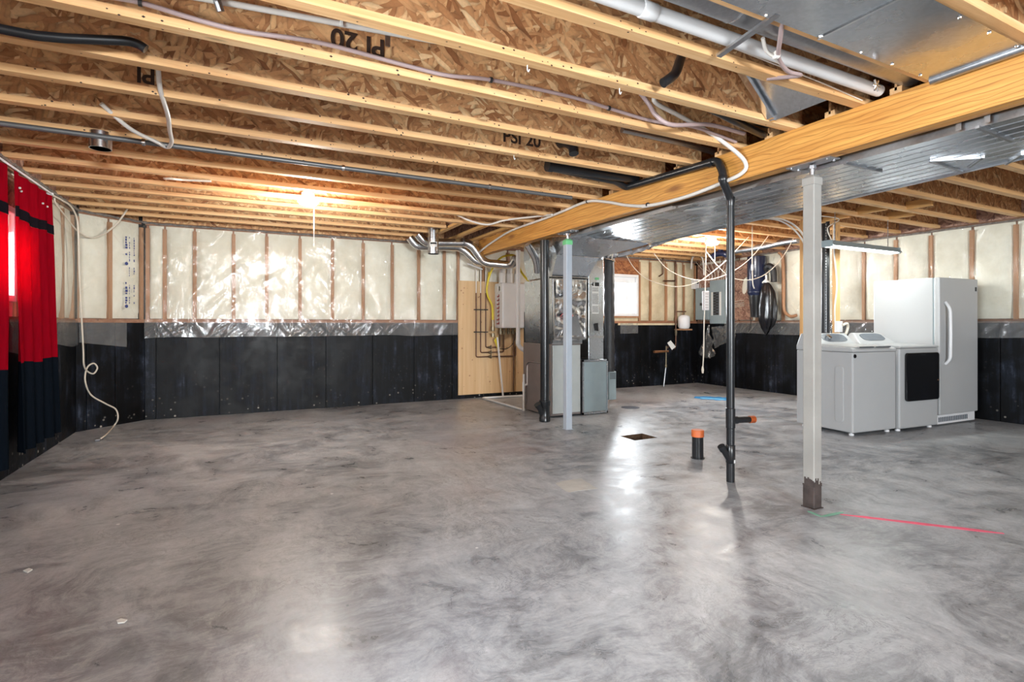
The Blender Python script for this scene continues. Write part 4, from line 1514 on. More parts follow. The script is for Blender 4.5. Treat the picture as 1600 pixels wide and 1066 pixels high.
for x in (LX0 + 0.15, LX1 - 0.15):
    m = MB()
    for k in range(int((HJ - LZ - 0.05) / 0.022) + 1):
        z = LZ + 0.06 + k * 0.022
        if k % 2: m.box(x - 0.006, LY - 0.0015, z, x + 0.006, LY + 0.0015, z + 0.024)
        else: m.box(x - 0.0015, LY - 0.006, z, x + 0.0015, LY + 0.006, z + 0.024)
    m.build('chain', 'steel', t)
m = MB(); m.tube(spline([(LX0 + 0.1, LY, LZ + 0.05), (LX0 + 0.05, LY + 0.02, LZ + 0.2), (LX0 + 0.3, LY + 0.05, LZ + 0.33), (LX0 - 0.2, LY + 0.1, LZ + 0.34)]), 0.006, 6)
m.build('cord', 'white_cord', t, smooth=60)
area('fluorescent_light', ((LX0 + LX1) / 2, LY, LZ - 0.03), (0, 0, 0), 1.3, 0.1, 7, (0.93, 1.0, 0.96))

# ------------------------------------------------------------------ washer, dryer, freezer
ROT = R(-5)


def rounded(w, h, r, n=5):
    pts = []
    for cx, cz, a0 in ((w - r, r, -90), (w - r, h - r, 0), (r, h - r, 90), (r, r, 180)):
        for k in range(n + 1):
            a = R(a0 + 90 * k / n)
            pts.append((cx + r * math.cos(a), cz + r * math.sin(a)))
    return pts


t = thing('washing_machine', (5.71, 3.36, 0), 'white top-loading washing machine with sloped console, beside the dryer', 'washer', None, ROT)
W, DP, H = 0.685, 0.68, 0.885
MB().box(0, 0, 0.035, W, DP, H).build('cabinet', 'white', t, bevel=0.014, local=True)
m = MB(); m.prism([(-0.004, H + 0.002), (-0.006, H + 0.03), (0.03, H + 0.048), (0.46, H + 0.062), (DP, H + 0.06), (DP, H + 0.002)], lambda p: (-0.004, p[0], p[1]), lambda p: (W + 0.004, p[0], p[1]))
m.build('top_deck', 'white', t, bevel=0.008, local=True)
m = MB(); m.prism([(0.02, H + 0.046), (0.02, H + 0.056), (0.45, H + 0.072), (0.45, H + 0.06)], lambda p: (0.06, p[0], p[1]), lambda p: (W - 0.06, p[0], p[1]))
ld = m.build('lid', 'white', t, bevel=0.006, local=True)
m = MB(); m.box(0.10, 0.0, H + 0.048, 0.33, 0.03, H + 0.058); m.box(0.36, 0.0, H + 0.048, 0.60, 0.03, H + 0.058)
m.each('lid_grip', 'chrome', t, local=True)
m = MB(); m.prism([(0.45, H + 0.055), (0.475, H + 0.085), (0.585, H + 0.19), (0.62, H + 0.19), (DP, H + 0.05)], lambda p: (-0.004, p[0], p[1]), lambda p: (W + 0.004, p[0], p[1]))
co = m.build('console', 'white', t, bevel=0.008, local=True)
nx = Vector((0, -0.105, 0.11)).normalized()


def slope(s, q, d=0.003):
    """point on the console's sloped face"""
    y = 0.475 + 0.11 * q; z = H + 0.085 + 0.105 * q
    return (s, y - 0.69 * d, z + 0.72 * d)


def ell_panel(x0, x1, q0, q1, n=28, e=3.5):
    pts = []
    for k in range(n):
        a = 2 * math.pi * k / n
        c, s = math.cos(a), math.sin(a)
        pts.append(((x0 + x1) / 2 + (x1 - x0) / 2 * math.copysign(abs(c) ** (2 / e), c), (q0 + q1) / 2 + (q1 - q0) / 2 * math.copysign(abs(s) ** (2 / e), s)))
    return pts


m = MB(); m.prism(ell_panel(0.22, 0.62, 0.08, 0.92), lambda p: slope(p[0], p[1], 0.001), lambda p: slope(p[0], p[1], 0.004))
m.build('display', 'grey_panel', co, local=True)
m = MB(); c = slope(0.32, 0.5, 0.004); c2 = slope(0.32, 0.5, 0.03); m.cyl(c, c2, 0.032, 18); m.build('dial', 'chrome', co, smooth=40, local=True)
m = MB(); m.lathe((0.03, -0.001, 0.845), [(0.02, -0.004), (0.022, 0.0)], 20, 'Y'); m.build('round_badge', 'dark_glass', t, smooth=40, local=True)
for y0 in (0.44, 0.10):
    m = MB(); m.prism([(y0 + p[0], 0.13 + p[1]) for p in rounded(0.10, 0.60, 0.035)], lambda p: (-0.006, p[0], p[1]), lambda p: (0.002, p[0], p[1]))
    m.build('pressed_panel', 'white', t, bevel=0.004, local=True)
for fx_, fy_ in ((0.06, 0.06), (W - 0.06, 0.06), (0.06, DP - 0.06), (W - 0.06, DP - 0.06)):
    m = MB(); m.lathe((fx_, fy_, 0), [(0.025, 0), (0.025, 0.02), (0.012, 0.022), (0.012, 0.04)], 12); m.build('foot', 'white_matt', t, local=True)

ca, sa_ = math.cos(ROT), math.sin(ROT)
dxy = (5.71 + 0.715 * ca, 3.36 + 0.715 * sa_ - 0.02)
t = thing('clothes_dryer', (dxy[0], dxy[1], 0), 'white front-loading dryer with large black glass door, beside the freezer', 'dryer', None, R(-4))
MB().box(0, 0, 0.03, W, DP, 0.915).build('cabinet', 'white', t, bevel=0.014, local=True)
m = MB(); m.prism([(-0.006, 0.917), (-0.006, 0.935), (0.02, 0.945), (0.46, 0.955), (DP, 0.955), (DP, 0.917)], lambda p: (-0.002, p[0], p[1]), lambda p: (W + 0.002, p[0], p[1]))
m.build('top_deck', 'white', t, bevel=0.006, local=True)
m = MB(); m.prism([(0.08 + p[0], 0.33 + p[1]) for p in rounded(W - 0.10, 0.535, 0.035)], lambda p: (p[0], -0.028, p[1]), lambda p: (p[0], -0.002, p[1]))
dd = m.build('door', 'dark_glass', t, bevel=0.006, local=True)
m = MB(); m.box(0.33, -0.030, 0.836, 0.41, -0.0285, 0.842); m.each('logo_lettering', 'chrome', dd, local=True)
m = MB(); m.lathe((W - 0.05, -0.03, 0.55), [(0.006, -0.002), (0.006, 0.002)], 8, 'Y'); m.build('latch_dot', 'copper_bright', dd, local=True)
m = MB(); m.prism([(0.43, 0.95), (0.47, 0.975), (0.585, 1.075), (0.63, 1.078), (DP, 0.94)], lambda p: (0.0 + 0.10 * max(0, (p[1] - 0.95) / 0.13), p[0], p[1]), lambda p: (W - 0.10 * max(0, (p[1] - 0.95) / 0.13), p[0], p[1]))
co = m.build('console', 'white', t, bevel=0.012, local=True)


def slope2(s, q, d):
    return (s, 0.47 + 0.115 * q - 0.66 * d, 0.975 + 0.10 * q + 0.75 * d)


m = MB(); m.prism(ell_panel(0.15, 0.56, 0.1, 0.92), lambda p: slope2(p[0], p[1], 0.001), lambda p: slope2(p[0], p[1], 0.005)); m.build('display', 'grey_panel', co, local=True)
for fx_, fy_ in ((0.06, 0.06), (W - 0.06, 0.06), (0.06, DP - 0.06), (W - 0.06, DP - 0.06)):
    m = MB(); m.lathe((fx_, fy_, 0), [(0.025, 0), (0.025, 0.02), (0.012, 0.022), (0.012, 0.035)], 12); m.build('foot', 'white_matt', t, local=True)

t = thing('upright_freezer', (7.17, 3.24, 0), 'tall white upright freezer with long curved handle, right of dryer', 'freezer', None, R(-2.5))
FWI, FD, FH = 0.80, 0.74, 1.725
MB().box(0, 0.075, 0.02, FWI, FD, FH).build('cabinet', 'white', t, bevel=0.008, local=True)
dr = MB().box(0, 0, 0.13, FWI, 0.062, FH).build('door', 'white', t, bevel=0.012, local=True)
MB().box(0.008, 0.062, 0.135, FWI - 0.008, 0.075, FH - 0.006).build('gasket', 'grey_box', t, local=True)
m = MB(); m.tube(fillet([(0.10, -0.004, 0.72), (0.10, -0.055, 0.78), (0.10, -0.06, 1.06), (0.10, -0.055, 1.36), (0.10, -0.004, 1.44)], 0.1, 6), 0.016, 10)
m.build('handle', 'white_matt', dr, smooth=60, local=True)
MB().box(FWI - 0.065, -0.003, 1.58, FWI - 0.035, 0.001, 1.63).each('badge', 'ink', dr, local=True)
kp = MB().box(0.01, 0.03, 0.02, FWI - 0.01, 0.075, 0.125).build('kick_panel', 'white_matt', t, local=True)
m = MB()
for k in range(17):
    m.box(0.03 + k * 0.036, 0.026, 0.045, 0.05 + k * 0.036, 0.031, 0.10)
m.each('grille', 'grey_panel', kp, local=True)
m = MB(); m.lathe((-0.001, 0.10, 0.90), [(0.01, -0.002), (0.01, 0.004)], 10, 'X'); m.build('lock', 'ink', t, local=True)

# ------------------------------------------------------------------ drain stack in the middle, stub and paint marks
t = thing('drain_stack', (3.264, 2.82, 0), 'tall thin black drain stack with capped side arm, between the posts', 'pipe')
sx, sy = 3.268, 2.82
bm_ = [on_x(u, v, 3.155) for u, v in ((972, 292), (1126, 249))]
r_ = 0.029
m = MB()
m.tube(fillet([(2.33, 3.86, 2.50), (3.0, 3.86, 2.47), (3.155, 3.90, bm_[0][2] - 0.02), (3.155, 2.84, bm_[1][2]), (3.155, 2.79, 2.30), (3.155, 2.79, 2.235), (sx, sy, 2.12), (sx, sy, 0.46)], 0.035, 4), r_, 14)
m.build('pipe', 'abs', t, smooth=50)
m = MB(); m.lathe((3.155, 2.79, 2.24), [(0.030, -0.01), (0.034, 0.0), (0.034, 0.03), (0.030, 0.035)], 14)
m.lathe((sx, sy, 2.10), [(0.030, -0.03), (0.034, 0.0), (0.034, 0.03), (0.030, 0.035)], 14)
m.lathe((3.155, 2.9, bm_[1][2]), [(0.034, -0.02), (0.034, 0.02)], 14, 'Y')
m.each('coupling', 'abs', t, smooth=40)
m = MB(); m.lathe((sx, sy, 0.49), [(0.029, -0.09), (0.034, -0.085), (0.034, 0.06), (0.029, 0.065)], 14); m.build('tee', 'abs', t, smooth=40)
arm_end = Vector(at_t(1179, 659.5, 3.90)); a0_ = Vector((sx, sy, 0.46))
arm_end = Vector((sx + 0.22, sy - 0.03, 0.455))
dirv = (arm_end - a0_).normalized()
m = MB(); m.tube([a0_, arm_end - dirv * 0.03], 0.024, 12); m.tube([a0_, a0_ + dirv * 0.06], 0.029, 12); m.each('side_arm', 'abs', t, smooth=50)
m = MB(); m.tube([arm_end - dirv * 0.045, arm_end], 0.028, 14); m.build('orange_cap', 'orange', t, smooth=50)
m = MB(); m.cyl((sx, sy, 0.0), (sx, sy, 0.40), 0.0295, 14); m.lathe((sx, sy, 0.19), [(0.029, -0.05), (0.034, -0.045), (0.034, 0.085), (0.029, 0.09)], 14); m.build('pipe', 'abs', t, smooth=50)
m = MB(); m.tube([(sx, sy, 0.15), (sx - 0.085, sy + 0.01, 0.27)], 0.022, 12); m.tube([(sx - 0.066, sy + 0.008, 0.243), (sx - 0.088, sy + 0.01, 0.274)], 0.028, 12); m.each('wye_branch', 'abs', t, smooth=50)
m = MB(); m.grid(lambda u, v: (sx + 0.035 * math.sin(-0.1 + 1.3 * u), sy - 0.035 * math.cos(-0.1 + 1.3 * u), 0.145 + 0.025 * v), 6, 1); m.build('white_tape', 'pvc', t, smooth=40)

t = thing('capped_stub', (3.588, 3.45, 0), 'short black pipe stub with orange cap rising from the floor', 'pipe')
m = MB(); m.lathe((3.588, 3.45, 0), [(0.06, 0), (0.06, 0.006), (0.049, 0.008), (0.049, 0.20)], 20); m.build('pipe', 'abs', t, smooth=40)
m = MB(); m.lathe((3.588, 3.45, 0.19), [(0.054, 0), (0.054, 0.055), (0.050, 0.06)], 20); m.build('orange_cap', 'orange', t, smooth=40)


def decal(name, mat, pts, label, cat, th=0.0012, z=0.0005):
    m = MB(); m.prism(pts, lambda p: (p[0], p[1], z), lambda p: (p[0], p[1], z + th))
    o = m.build(name, mat)
    return tag(o, label, cat)


def stroke(p, q, w, n, seed, taper=0.3):
    """irregular painted stroke outline from p to q"""
    rg = random.Random(seed)
    d = (q[0] - p[0], q[1] - p[1]); L = math.hypot(*d); nx_, ny_ = -d[1] / L, d[0] / L
    A, B = [], []
    for k in range(n + 1):
        f = k / n
        ww = w * (taper + (1 - taper) * min(1, min(f, 1 - f) * 6)) * rg.uniform(0.75, 1.15)
        c = (p[0] + d[0] * f + nx_ * rg.uniform(-.1, .1) * w, p[1] + d[1] * f + ny_ * rg.uniform(-.1, .1) * w)
        A.append((c[0] + nx_ * ww, c[1] + ny_ * ww)); B.append((c[0] - nx_ * ww, c[1] - ny_ * ww))
    return A + B[::-1]


decal('paint_line', 'pink_paint', stroke(on_z(1312, 804)[:2], on_z(1568, 834)[:2], 0.020, 22, 3), 'pink marking line painted on the floor right of near post', 'paint mark')
decal('paint_line', 'tape', stroke(on_z(1262, 799)[:2], on_z(1284, 808)[:2], 0.014, 8, 5) , 'short green chalk stroke at the left of the near post foot', 'paint mark')
decal('paint_line', 'tape', stroke(on_z(1284, 808)[:2], on_z(1318, 801)[:2], 0.013, 8, 6), 'short green chalk stroke at the right of the near post foot', 'paint mark', z=0.002)
decal('paint_mark', 'blue_paint', stroke(on_z(1086, 621)[:2], on_z(1141, 624)[:2], 0.20, 14, 7, 0.6), 'bright blue paint mark sprayed on the far floor', 'paint mark')
decal('paint_mark', 'blue_light_paint', stroke(on_z(1093, 622)[:2], on_z(1134, 624.5)[:2], 0.055, 14, 8), 'pale stroke in the middle of the bright blue floor paint mark', 'paint mark', z=0.002)
decal('mortar_patch', 'patch', [on_z(u, v)[:2] for u, v in ((867, 756), (880, 752), (908, 748), (922, 757), (934, 764), (905, 767), (888, 770), (876, 762))], 'pale square mortar patch in the middle of the floor', 'floor patch')
decal('drain_cover', 'dark_stain', [(on_z(985, 637)[0] + 0.13 * math.cos(k * math.pi / 10), on_z(985, 637)[1] + 0.13 * math.sin(k * math.pi / 10)) for k in range(20)], 'dark round drain cover in the floor beyond the open pit', 'drain')

decal('plaster_chip', 'paper', [(on_z(u, v)[0], on_z(u, v)[1]) for u, v in ((182, 971), (189, 968), (199, 970), (194, 974), (184, 975))], 'small white plaster chip on the floor near bottom left corner', 'chip', 0.004)
decal('plaster_chip', 'paper', [(on_z(u, v)[0], on_z(u, v)[1]) for u, v in ((36, 893), (45, 889), (51, 891), (43, 896))], 'small white plaster chip on the floor near the left edge', 'chip', 0.004)
# ------------------------------------------------------------------ curtains


def curtain(name, y0t, y1t, y0b, y1b, ztop, zbot, zb0, zb1, zh, x, seed, label, folds):
    t = thing(name, (x, (y0b + y1b) / 2, zbot), label, 'curtain')

    def surf(a, z):
        f = (ztop - z) / (ztop - zbot)
        y0 = y0t + (y0b - y0t) * f; y1 = y1t + (y1b - y1t) * f
        if f > 0.35:
            y0 += 0.05 * (f - 0.35)
        amp = 0.010 + 0.028 * f
        return (x + amp * math.sin(a * folds * 2 * math.pi + seed + f * 0.8) + 0.012 * wob(a * 5, f * 2, 1, seed), y0 + (y1 - y0) * a, z)

    def zt(a, z):
        return z + 0.012 * math.sin(a * 9 + seed)
    for part, mat, za, zb, nv in (('upper_panel', 'red', ztop, zb1, 6), ('black_band', 'band', zb1, zb0, 2), ('middle_panel', 'red', zb0, zh, 18), ('hem_panel', 'navy', zh, zbot, 12)):
        def fn(a, b, za=za, zb=zb):
            za2 = za if za == ztop else zt(a, za)
            zb2 = zb if zb == zbot else zt(a, zb)
            p = surf(a, za2 + (zb2 - za2) * b)
            return (p[0] + (0.003 if part == 'black_band' else 0), p[1], p[2])
        MB().sheet(fn, 44, nv, (-0.002, 0, 0)).build(part, mat, t, smooth=70)
    return t, surf


c1, s1 = curtain('curtain', 5.16, 6.03, 5.22, 6.17, 2.315, 0.20, 1.975, 2.055, 0.885, -1.50, 0.4, 'red curtain with black band and black hem, right of the window', 4)
m = MB()
for a in (0.06, 0.2, 0.72, 0.88):
    p = s1(a, 2.20); m.lathe((p[0] + 0.008, p[1], p[2]), [(0.007, -0.006), (0.009, 0), (0.007, 0.006)], 8, 'X')
m.each('pin', 'paper', c1, smooth=50)
c2, s2 = curtain('curtain', 4.1, 5.02, 4.05, 4.99, 2.315, 0.16, 1.975, 2.055, 0.87, -1.50, 1.9, 'red curtain with black hem at the left edge, left of window', 4)
t = thing('curtain_rod', (-1.50, 5.1, 2.33), 'white curtain rod above the left window', 'curtain rod')
m = MB(); m.cyl((-1.50, 4.0, 2.335), (-1.50, 6.06, 2.335), 0.008, 10); m.build('rod', 'white_matt', t, smooth=50)
m = MB()
for y in (4.05, 6.05):
    m.box(XL + 0.0, y - 0.01, 2.325, -1.49, y + 0.01, 2.345)
m.each('bracket', 'white_matt', t)

# ------------------------------------------------------------------ ceiling lamps


def lamp(x, y, label, cordlen, bw=0.05):
    t = thing('ceiling_lamp', (x, y, HJ), label, 'lamp', 'lit lamps on the joists')
    m = MB(); m.lathe((x, y, HJ), [(0.06, 0.022), (0.06, -0.02), (0.045, -0.035)], 20); m.build('lamp_holder', 'white_matt', t, smooth=40)
    m = MB(); m.lathe((x, y, HJ - 0.035), [(0.05, 0), (0.095, -0.012), (0.098, -0.03), (0.08, -0.055), (0.04, -0.07), (0.005, -0.074)], 22); m.build('bulb', 'bulb', t, smooth=60)
    m = MB(); m.cyl((x + 0.055, y, HJ - 0.02), (x + 0.055, y, HJ - cordlen), 0.002, 6); m.lathe((x + 0.055, y, HJ - cordlen), [(0.005, -0.02), (0.006, 0)], 8); m.build('pull_cord', 'white_cord', t)
    MB().box(x - bw, y - 0.17, HJ + 0.022, x + 0.04, y + 0.19, HJ + 0.037).build('mounting_board', 'pine_y', t)
    return t


lamp(0.58, 5.57, 'lit round lamp on the joists of the left bay', 0.48)
lamp(6.21, 5.69, 'lit round lamp on the joists near the electrical panels', 0.30, 0.13)

# ------------------------------------------------------------------ pipes, tubes and cables among the joists


def run(name, pts, r, mat, label, cat='pipe', part='tube', n=8, sub=8, extra=None, smoothpts=True):
    t = thing(name, tuple(pts[0]), label, cat)
    MB().tube(spline(pts, sub) if smoothpts else pts, r, n).build(part, mat, t, smooth=60)
    return t


def clips(t, pts, r, mat='ink', ax='X'):
    m = MB()
    for p in pts:
        m.lathe(p, [(r, -0.007), (r, 0.007)], 8, ax)
    m.each('clip', mat, t)


run('black_pipe', [(-1.6, 3.0, 2.46)] + [on_y(u, v, 3.0) for u, v in ((0, 45), (80, 58), (150, 62), (195, 64), (215, 69), (228, 77))], 0.022, 'abs', 'black flexible pipe with bent end between joists, upper left')
t = run('water_tube', [on_y(u, v, 2.62) for u, v in ((250, -14), (330, 0), (450, 22), (530, 37), (596, 49), (690, 66), (760, 74))], 0.014, 'pex', 'white water tube running above a joist flange, upper left')
m = MB()
p = on_y(534, 36, 2.6); m.box(p[0] - 0.006, p[1], p[2] - 0.012, p[0] + 0.006, p[1] + 0.01, p[2] + 0.03); p = on_y(602, 60, 2.6)
m.each('hook', 'paper', t)
m = MB(); p = on_y(340, 4, 2.60); m.tube([(p[0] - 0.02, p[1], p[2] + 0.08), p, (p[0] + 0.012, p[1] + 0.01, p[2] - 0.03)], 0.016, 8)
p = on_y(606, 62, 2.62); m.box(p[0] - 0.012, p[1], p[2] - 0.03, p[0] + 0.012, p[1] + 0.01, p[2] + 0.05)
m.each('hanger', 'galv_dull', t)
LP = [on_y(u, v, 2.655) for u, v in ((150, -8), (219, 4), (312, 32), (387, 50), (500, 67), (637, 103), (700, 118), (767, 125), (887, 150), (951, 169), (1019, 189), (1085, 199), (1150, 222))]
t = run('lilac_tube', LP, 0.011, 'lilac', 'thin lilac water tube clipped along a joist across the ceiling')
clips(t, [LP[1], LP[7], LP[9]], 0.016)
t = run('bent_tube', [(-0.40, 3.40, 2.55), (-0.40, 3.49, 2.47)] + [on_z(u, v, 2.42) for u, v in ((262, 179), (265, 203), (268, 222), (261, 230), (243, 221), (203, 201))] + [(-0.75, 3.95, 2.50)], 0.013, 'pex', 'bent white tube looping below the joists, left of the lamp')
t = thing('gas_pipe', (1.0, 4.60, 2.42), 'long straight grey steel pipe hung under a joist in the left bay', 'pipe')
gy = 4.40
m = MB(); m.cyl((-1.5, gy, HJ - 0.018), on_y(893, 309, gy), 0.018, 12); m.build('pipe', 'gas_steel', t, smooth=50)
m = MB()
for x in (-0.6, 0.72, 2.0):
    m.lathe((x, gy, HJ - 0.021), [(0.025, -0.01), (0.025, 0.01)], 12, 'X')
m.each('strap', 'galv_bright', t, smooth=40)
t = thing('duct_collar', (-0.86, 4.49, 2.37), 'open round metal duct collar below the joists, upper left', 'duct')
cx_, cy_, _ = on_z(157, 220, 2.42)
m = MB(); m.lathe((cx_, cy_, 2.365), [(0.064, 0.0), (0.064, 0.11), (0.060, 0.11), (0.060, 0.0)], 22); m.build('collar', 'galv_bright', t, smooth=40)
m = MB(); m.lathe((cx_, cy_, 2.44), [(0.059, 0.0), (0.059, 0.02)], 22); m.build('duct_mouth', 'ink', t, smooth=40)

t = run('black_elbow', [on_y(1066, 84, 2.2), on_y(1062, 96, 2.17), on_y(1054, 116, 2.14), on_y(1036, 130, 2.15)], 0.026, 'abs', 'black pipe elbow poking through a joist near the sheet metal boot', n=12)
t = run('black_elbow', [(2.22, 3.56, 2.60), (2.22, 3.46, 2.58), (2.24, 3.40, 2.53), (2.24, 3.38, 2.47)], 0.038, 'abs', 'black pipe elbow poking down beside the stamped joist', n=12)
t = thing('drain_branch', (2.6, 3.86, 2.52), 'fat black drain pipe lying between joists beside the beam', 'pipe')
m = MB(); m.tube(fillet([on_y(858, 259, 3.80), (2.9, 3.80, 2.50), (3.18, 3.78, 2.50)], 0.03), 0.045, 14); m.build('pipe', 'abs', t, smooth=50)
q = on_y(858, 259, 3.80); m = MB(); m.lathe(q, [(0.05, -0.02), (0.05, 0.03)], 14, 'X'); m.each('coupling', 'abs', t, smooth=50)
t = thing('black_drain', (2.9, 2.5, 2.55), 'black drain pipes crowded in the joist bay above the hose', 'pipe')
m = MB(); m.tube(fillet([(2.35, 2.50, 2.66), (2.75, 2.46, 2.58), (3.19, 2.44, 2.56)], 0.1), 0.045, 14); m.build('pipe', 'abs', t, smooth=50)
m = MB(); m.tube(spline([(2.30, 2.42, 2.60), (2.5, 2.38, 2.53), (2.8, 2.40, 2.49), (3.19, 2.48, 2.48)]), 0.024, 12); m.tube(spline([(2.80, 2.42, 2.53), (2.82, 2.40, 2.61), (2.86, 2.42, 2.67)]), 0.03, 12); m.build('pipe', 'abs', t, smooth=50)
m = MB(); m.lathe((2.75, 2.46, 2.58), [(0.052, -0.03), (0.052, 0.03)], 14, 'X'); m.each('coupling', 'abs', t, smooth=50)
t = run('grey_tube', [(2.15, 2.62, 2.70), on_y(1012, 160, 2.60), on_y(1025, 180, 2.56), on_y(1050, 195, 2.52), (2.75, 2.55, 2.50), (3.1, 2.56, 2.50)], 0.014, 'lilac', 'grey tube curving down beside the black drains')

HP = [(2.35, 2.52, 2.66), on_y(1022, 157, 2.55)[:3], on_x(1060, 180, 2.55), on_x(1105, 205, 2.88), on_x(1147, 235, 3.09)]
HP += [on_x(u, v, 3.178) for u, v in ((1165, 255), (1160, 270), (1130, 285), (1070, 308), (1015, 321), (980, 321), (950, 316), (918, 315), (880, 330), (850, 342), (800, 360), (770, 378), (754, 390))]
HP += [(3.178, 7.42, 2.235)]
t = run('water_hose', HP, 0.0145, 'pex', 'long white hose draped from the joists along the amber beam', n=10)
clips(t, [on_x(918, 315, 3.178), on_x(1012, 320, 3.178)], 0.02, 'ink', 'Y')

t = run('grey_wire', [on_y(u, v, 3.45) for u, v in ((880, 207), (912, 209), (930, 213), (955, 209), (975, 205), (1000, 210), (1060, 222))], 0.011, 'galv_dull', 'crossing grey tube with couplings near the beam', n=8)
t = run('grey_wire', [on_y(u, v, 3.44) for u, v in ((912, 211), (935, 212), (960, 225), (990, 232), (1058, 243))], 0.009, 'lilac', 'thin lilac tube branching below the crossing grey tube')
t = run('round_duct_small', [on_y(972, 203, 3.05), on_y(1065, 224, 3.05), on_y(1115, 238, 3.05)], 0.022, 'galv_dull', 'slim grey duct between joists close to the beam', 'duct')
t = run('pex_tube', [on_y(713, 335, 6.15), on_y(735, 345, 6.0), on_y(762, 351, 5.9), on_y(790, 344, 5.8), on_y(840, 338, 5.5), (3.15, 5.2, 2.43)], 0.012, 'pex', 'thin white tube bowed under the joists near the beam end')

# round duct and white pipe in the bay before the sheet metal
t = thing('spiral_duct', (2.2, 1.62, 2.56), 'shiny round steel duct between the joists, beside the white pipe', 'duct')
m = MB(); m.cyl((0.5, 1.60, 2.565), (3.25, 1.60, 2.565), 0.085, 24); m.build('pipe', 'galv_dull', t, smooth=50)
m = MB()
for x in (1.35, 1.88):
    m.lathe((x, 1.60, 2.565), [(0.0865, -0.006), (0.088, 0), (0.0865, 0.006)], 24, 'X')
m.each('seam', 'galv_bright', t, smooth=40)
m = MB()
p = on_y(1371, 133, 1.53)
for a in range(3):
    d = (0.03 * math.cos(a * 1.05), 0.0, 0.03 * math.sin(a * 1.05))
    m.tube([(p[0] - d[0], 1.535, p[2] - d[2]), (p[0] + d[0], 1.535, p[2] + d[2])], 0.005, 6)
m.build('tape_tie', 'foil', t)
t = thing('white_drain_pipe', (2.2, 1.72, 2.5), 'white plastic pipe between the joists, alongside the round duct', 'pipe')
m = MB(); m.cyl((0.5, 1.735, 2.50), (3.19, 1.735, 2.492), 0.032, 14); m.build('pipe', 'pvc', t, smooth=50)
m = MB(); m.lathe((1.52, 1.735, 2.497), [(0.0335, -0.04), (0.036, -0.035), (0.036, 0.035), (0.0335, 0.04)], 14, 'X'); m.each('coupling', 'pvc', t, smooth=40)
t = thing('metal_brace', (1.96, 1.6, 2.44), 'flat grey metal brace bridging two joists below the round duct', 'bracket')
m = MB(); m.hexa([(1.925, 1.44, 2.434), (1.955, 1.44, 2.434), (2.01, 1.79, 2.434), (1.98, 1.79, 2.434)], [(1.925, 1.44, 2.446), (1.955, 1.44, 2.446), (2.01, 1.79, 2.446), (1.98, 1.79, 2.446)]); m.build('bar', 'galv_dull', t)
t = run('hanger_loop', [on_z(1223, 28, 2.46), on_z(1219, 60, 2.44), on_z(1216, 84, 2.43), on_z(1219, 97, 2.43), on_z(1232, 112, 2.43), on_z(1250, 118, 2.44), (2.42, 1.86, 2.45)], 0.010, 'lilac', 'beige tube loop hanging across white pipe by metal brace', 'cable')
m = MB(); m.tube(spline([on_z(1192, 60, 2.46), on_z(1198, 80, 2.44), on_z(1212, 90, 2.43), on_z(1224, 104, 2.43)]), 0.009, 8); p = on_z(1213, 86, 2.43)
m.lathe(p, [(0.018, -0.008), (0.018, 0.008)], 8, 'X'); m.build('cross_tie', 'pex', t, smooth=50)
t = run('thin_wire', [on_y(u, v, 1.815) for u, v in ((930, -14), (956, 0), (1136, 71), (1240, 112), (1290, 132), (1347, 157))], 0.004, 'white_cord', 'thin white wire running along a joist below white pipe', 'cable')

# sheet metal pans
t = thing('joist_pan', (2.5, 1.3, 2.44), 'flat sheet metal pan covering a joist bay at the top right', 'duct')
m = MB(); m.box(-0.4, 1.10, 2.437, 2.262, 1.475, 2.4385); m.build('panel', 'galv', t)
m = MB(); m.box(2.262, 1.10, 2.4375, 3.19, 1.475, 2.439); m.build('panel', 'galv', t)
m = MB(); m.box(2.252, 1.095, 2.432, 2.266, 1.48, 2.4375); m.each('seam', 'galv_bright', t)
m = MB()
for x in (1.55, 1.9, 2.25, 2.55, 2.8, 3.05):
    m.lathe((x, 1.463, 2.434), [(0.006, -0.003), (0.008, 0.003)], 8)
    m.lathe((x + 0.07, 1.115, 2.434), [(0.006, -0.003), (0.008, 0.003)], 8)
m.each('screw', 'chrome', t)
m = MB(); m.cyl((3.165, 1.47, 2.435), (3.165, 0.9, 2.435), 0.022, 14); m.build('rolled_edge', 'galv_dull', t, smooth=50)
t = thing('sheet_metal_boot', (2.95, 2.05, 2.45), 'bent sheet metal boot between joists just left of the beam', 'duct')
m = MB(); m.add([(2.96, 1.885, 2.452), (2.965, 2.243, 2.452), (2.70, 2.243, 2.70), (2.70, 1.885, 2.70)], [(0, 1, 2, 3)]); m.build('panel', 'galv', t)
m = MB(); m.hexa([(2.945, 2.215, 2.450), (2.97, 2.215, 2.450), (2.97, 2.24, 2.450), (2.945, 2.24, 2.450)], [(2.68, 2.215, 2.70), (2.72, 2.215, 2.70), (2.72, 2.24, 2.70), (2.68, 2.24, 2.70)])
m.hexa([(2.915, 2.20, 2.455), (2.935, 2.20, 2.455), (2.935, 2.24, 2.455), (2.915, 2.24, 2.455)], [(2.64, 2.20, 2.70), (2.675, 2.20, 2.70), (2.675, 2.24, 2.70), (2.64, 2.24, 2.70)]); m.each('folded_flange', 'galv_bright', t)

# J-hooks below the second joist
t = None
for i, (u, v) in enumerate(((824, 104), (968, 140), (803, 245))):
    p = on_z(u, v - 2, HJ)
    o = MB().tube(spline([(p[0], p[1], HJ), (p[0], p[1], HJ - 0.02), (p[0] + 0.006, p[1], HJ - 0.03), (p[0] + 0.012, p[1], HJ - 0.018)], 4), 0.003, 6).build('cup_hook', 'paper', smooth=60)
    tag(o, ('small white cup hook under a joist, nearest of three', 'small white cup hook under a joist, close to the black elbow', 'small white cup hook under a far joist')[i], 'hook', 'cup hooks under the joists')

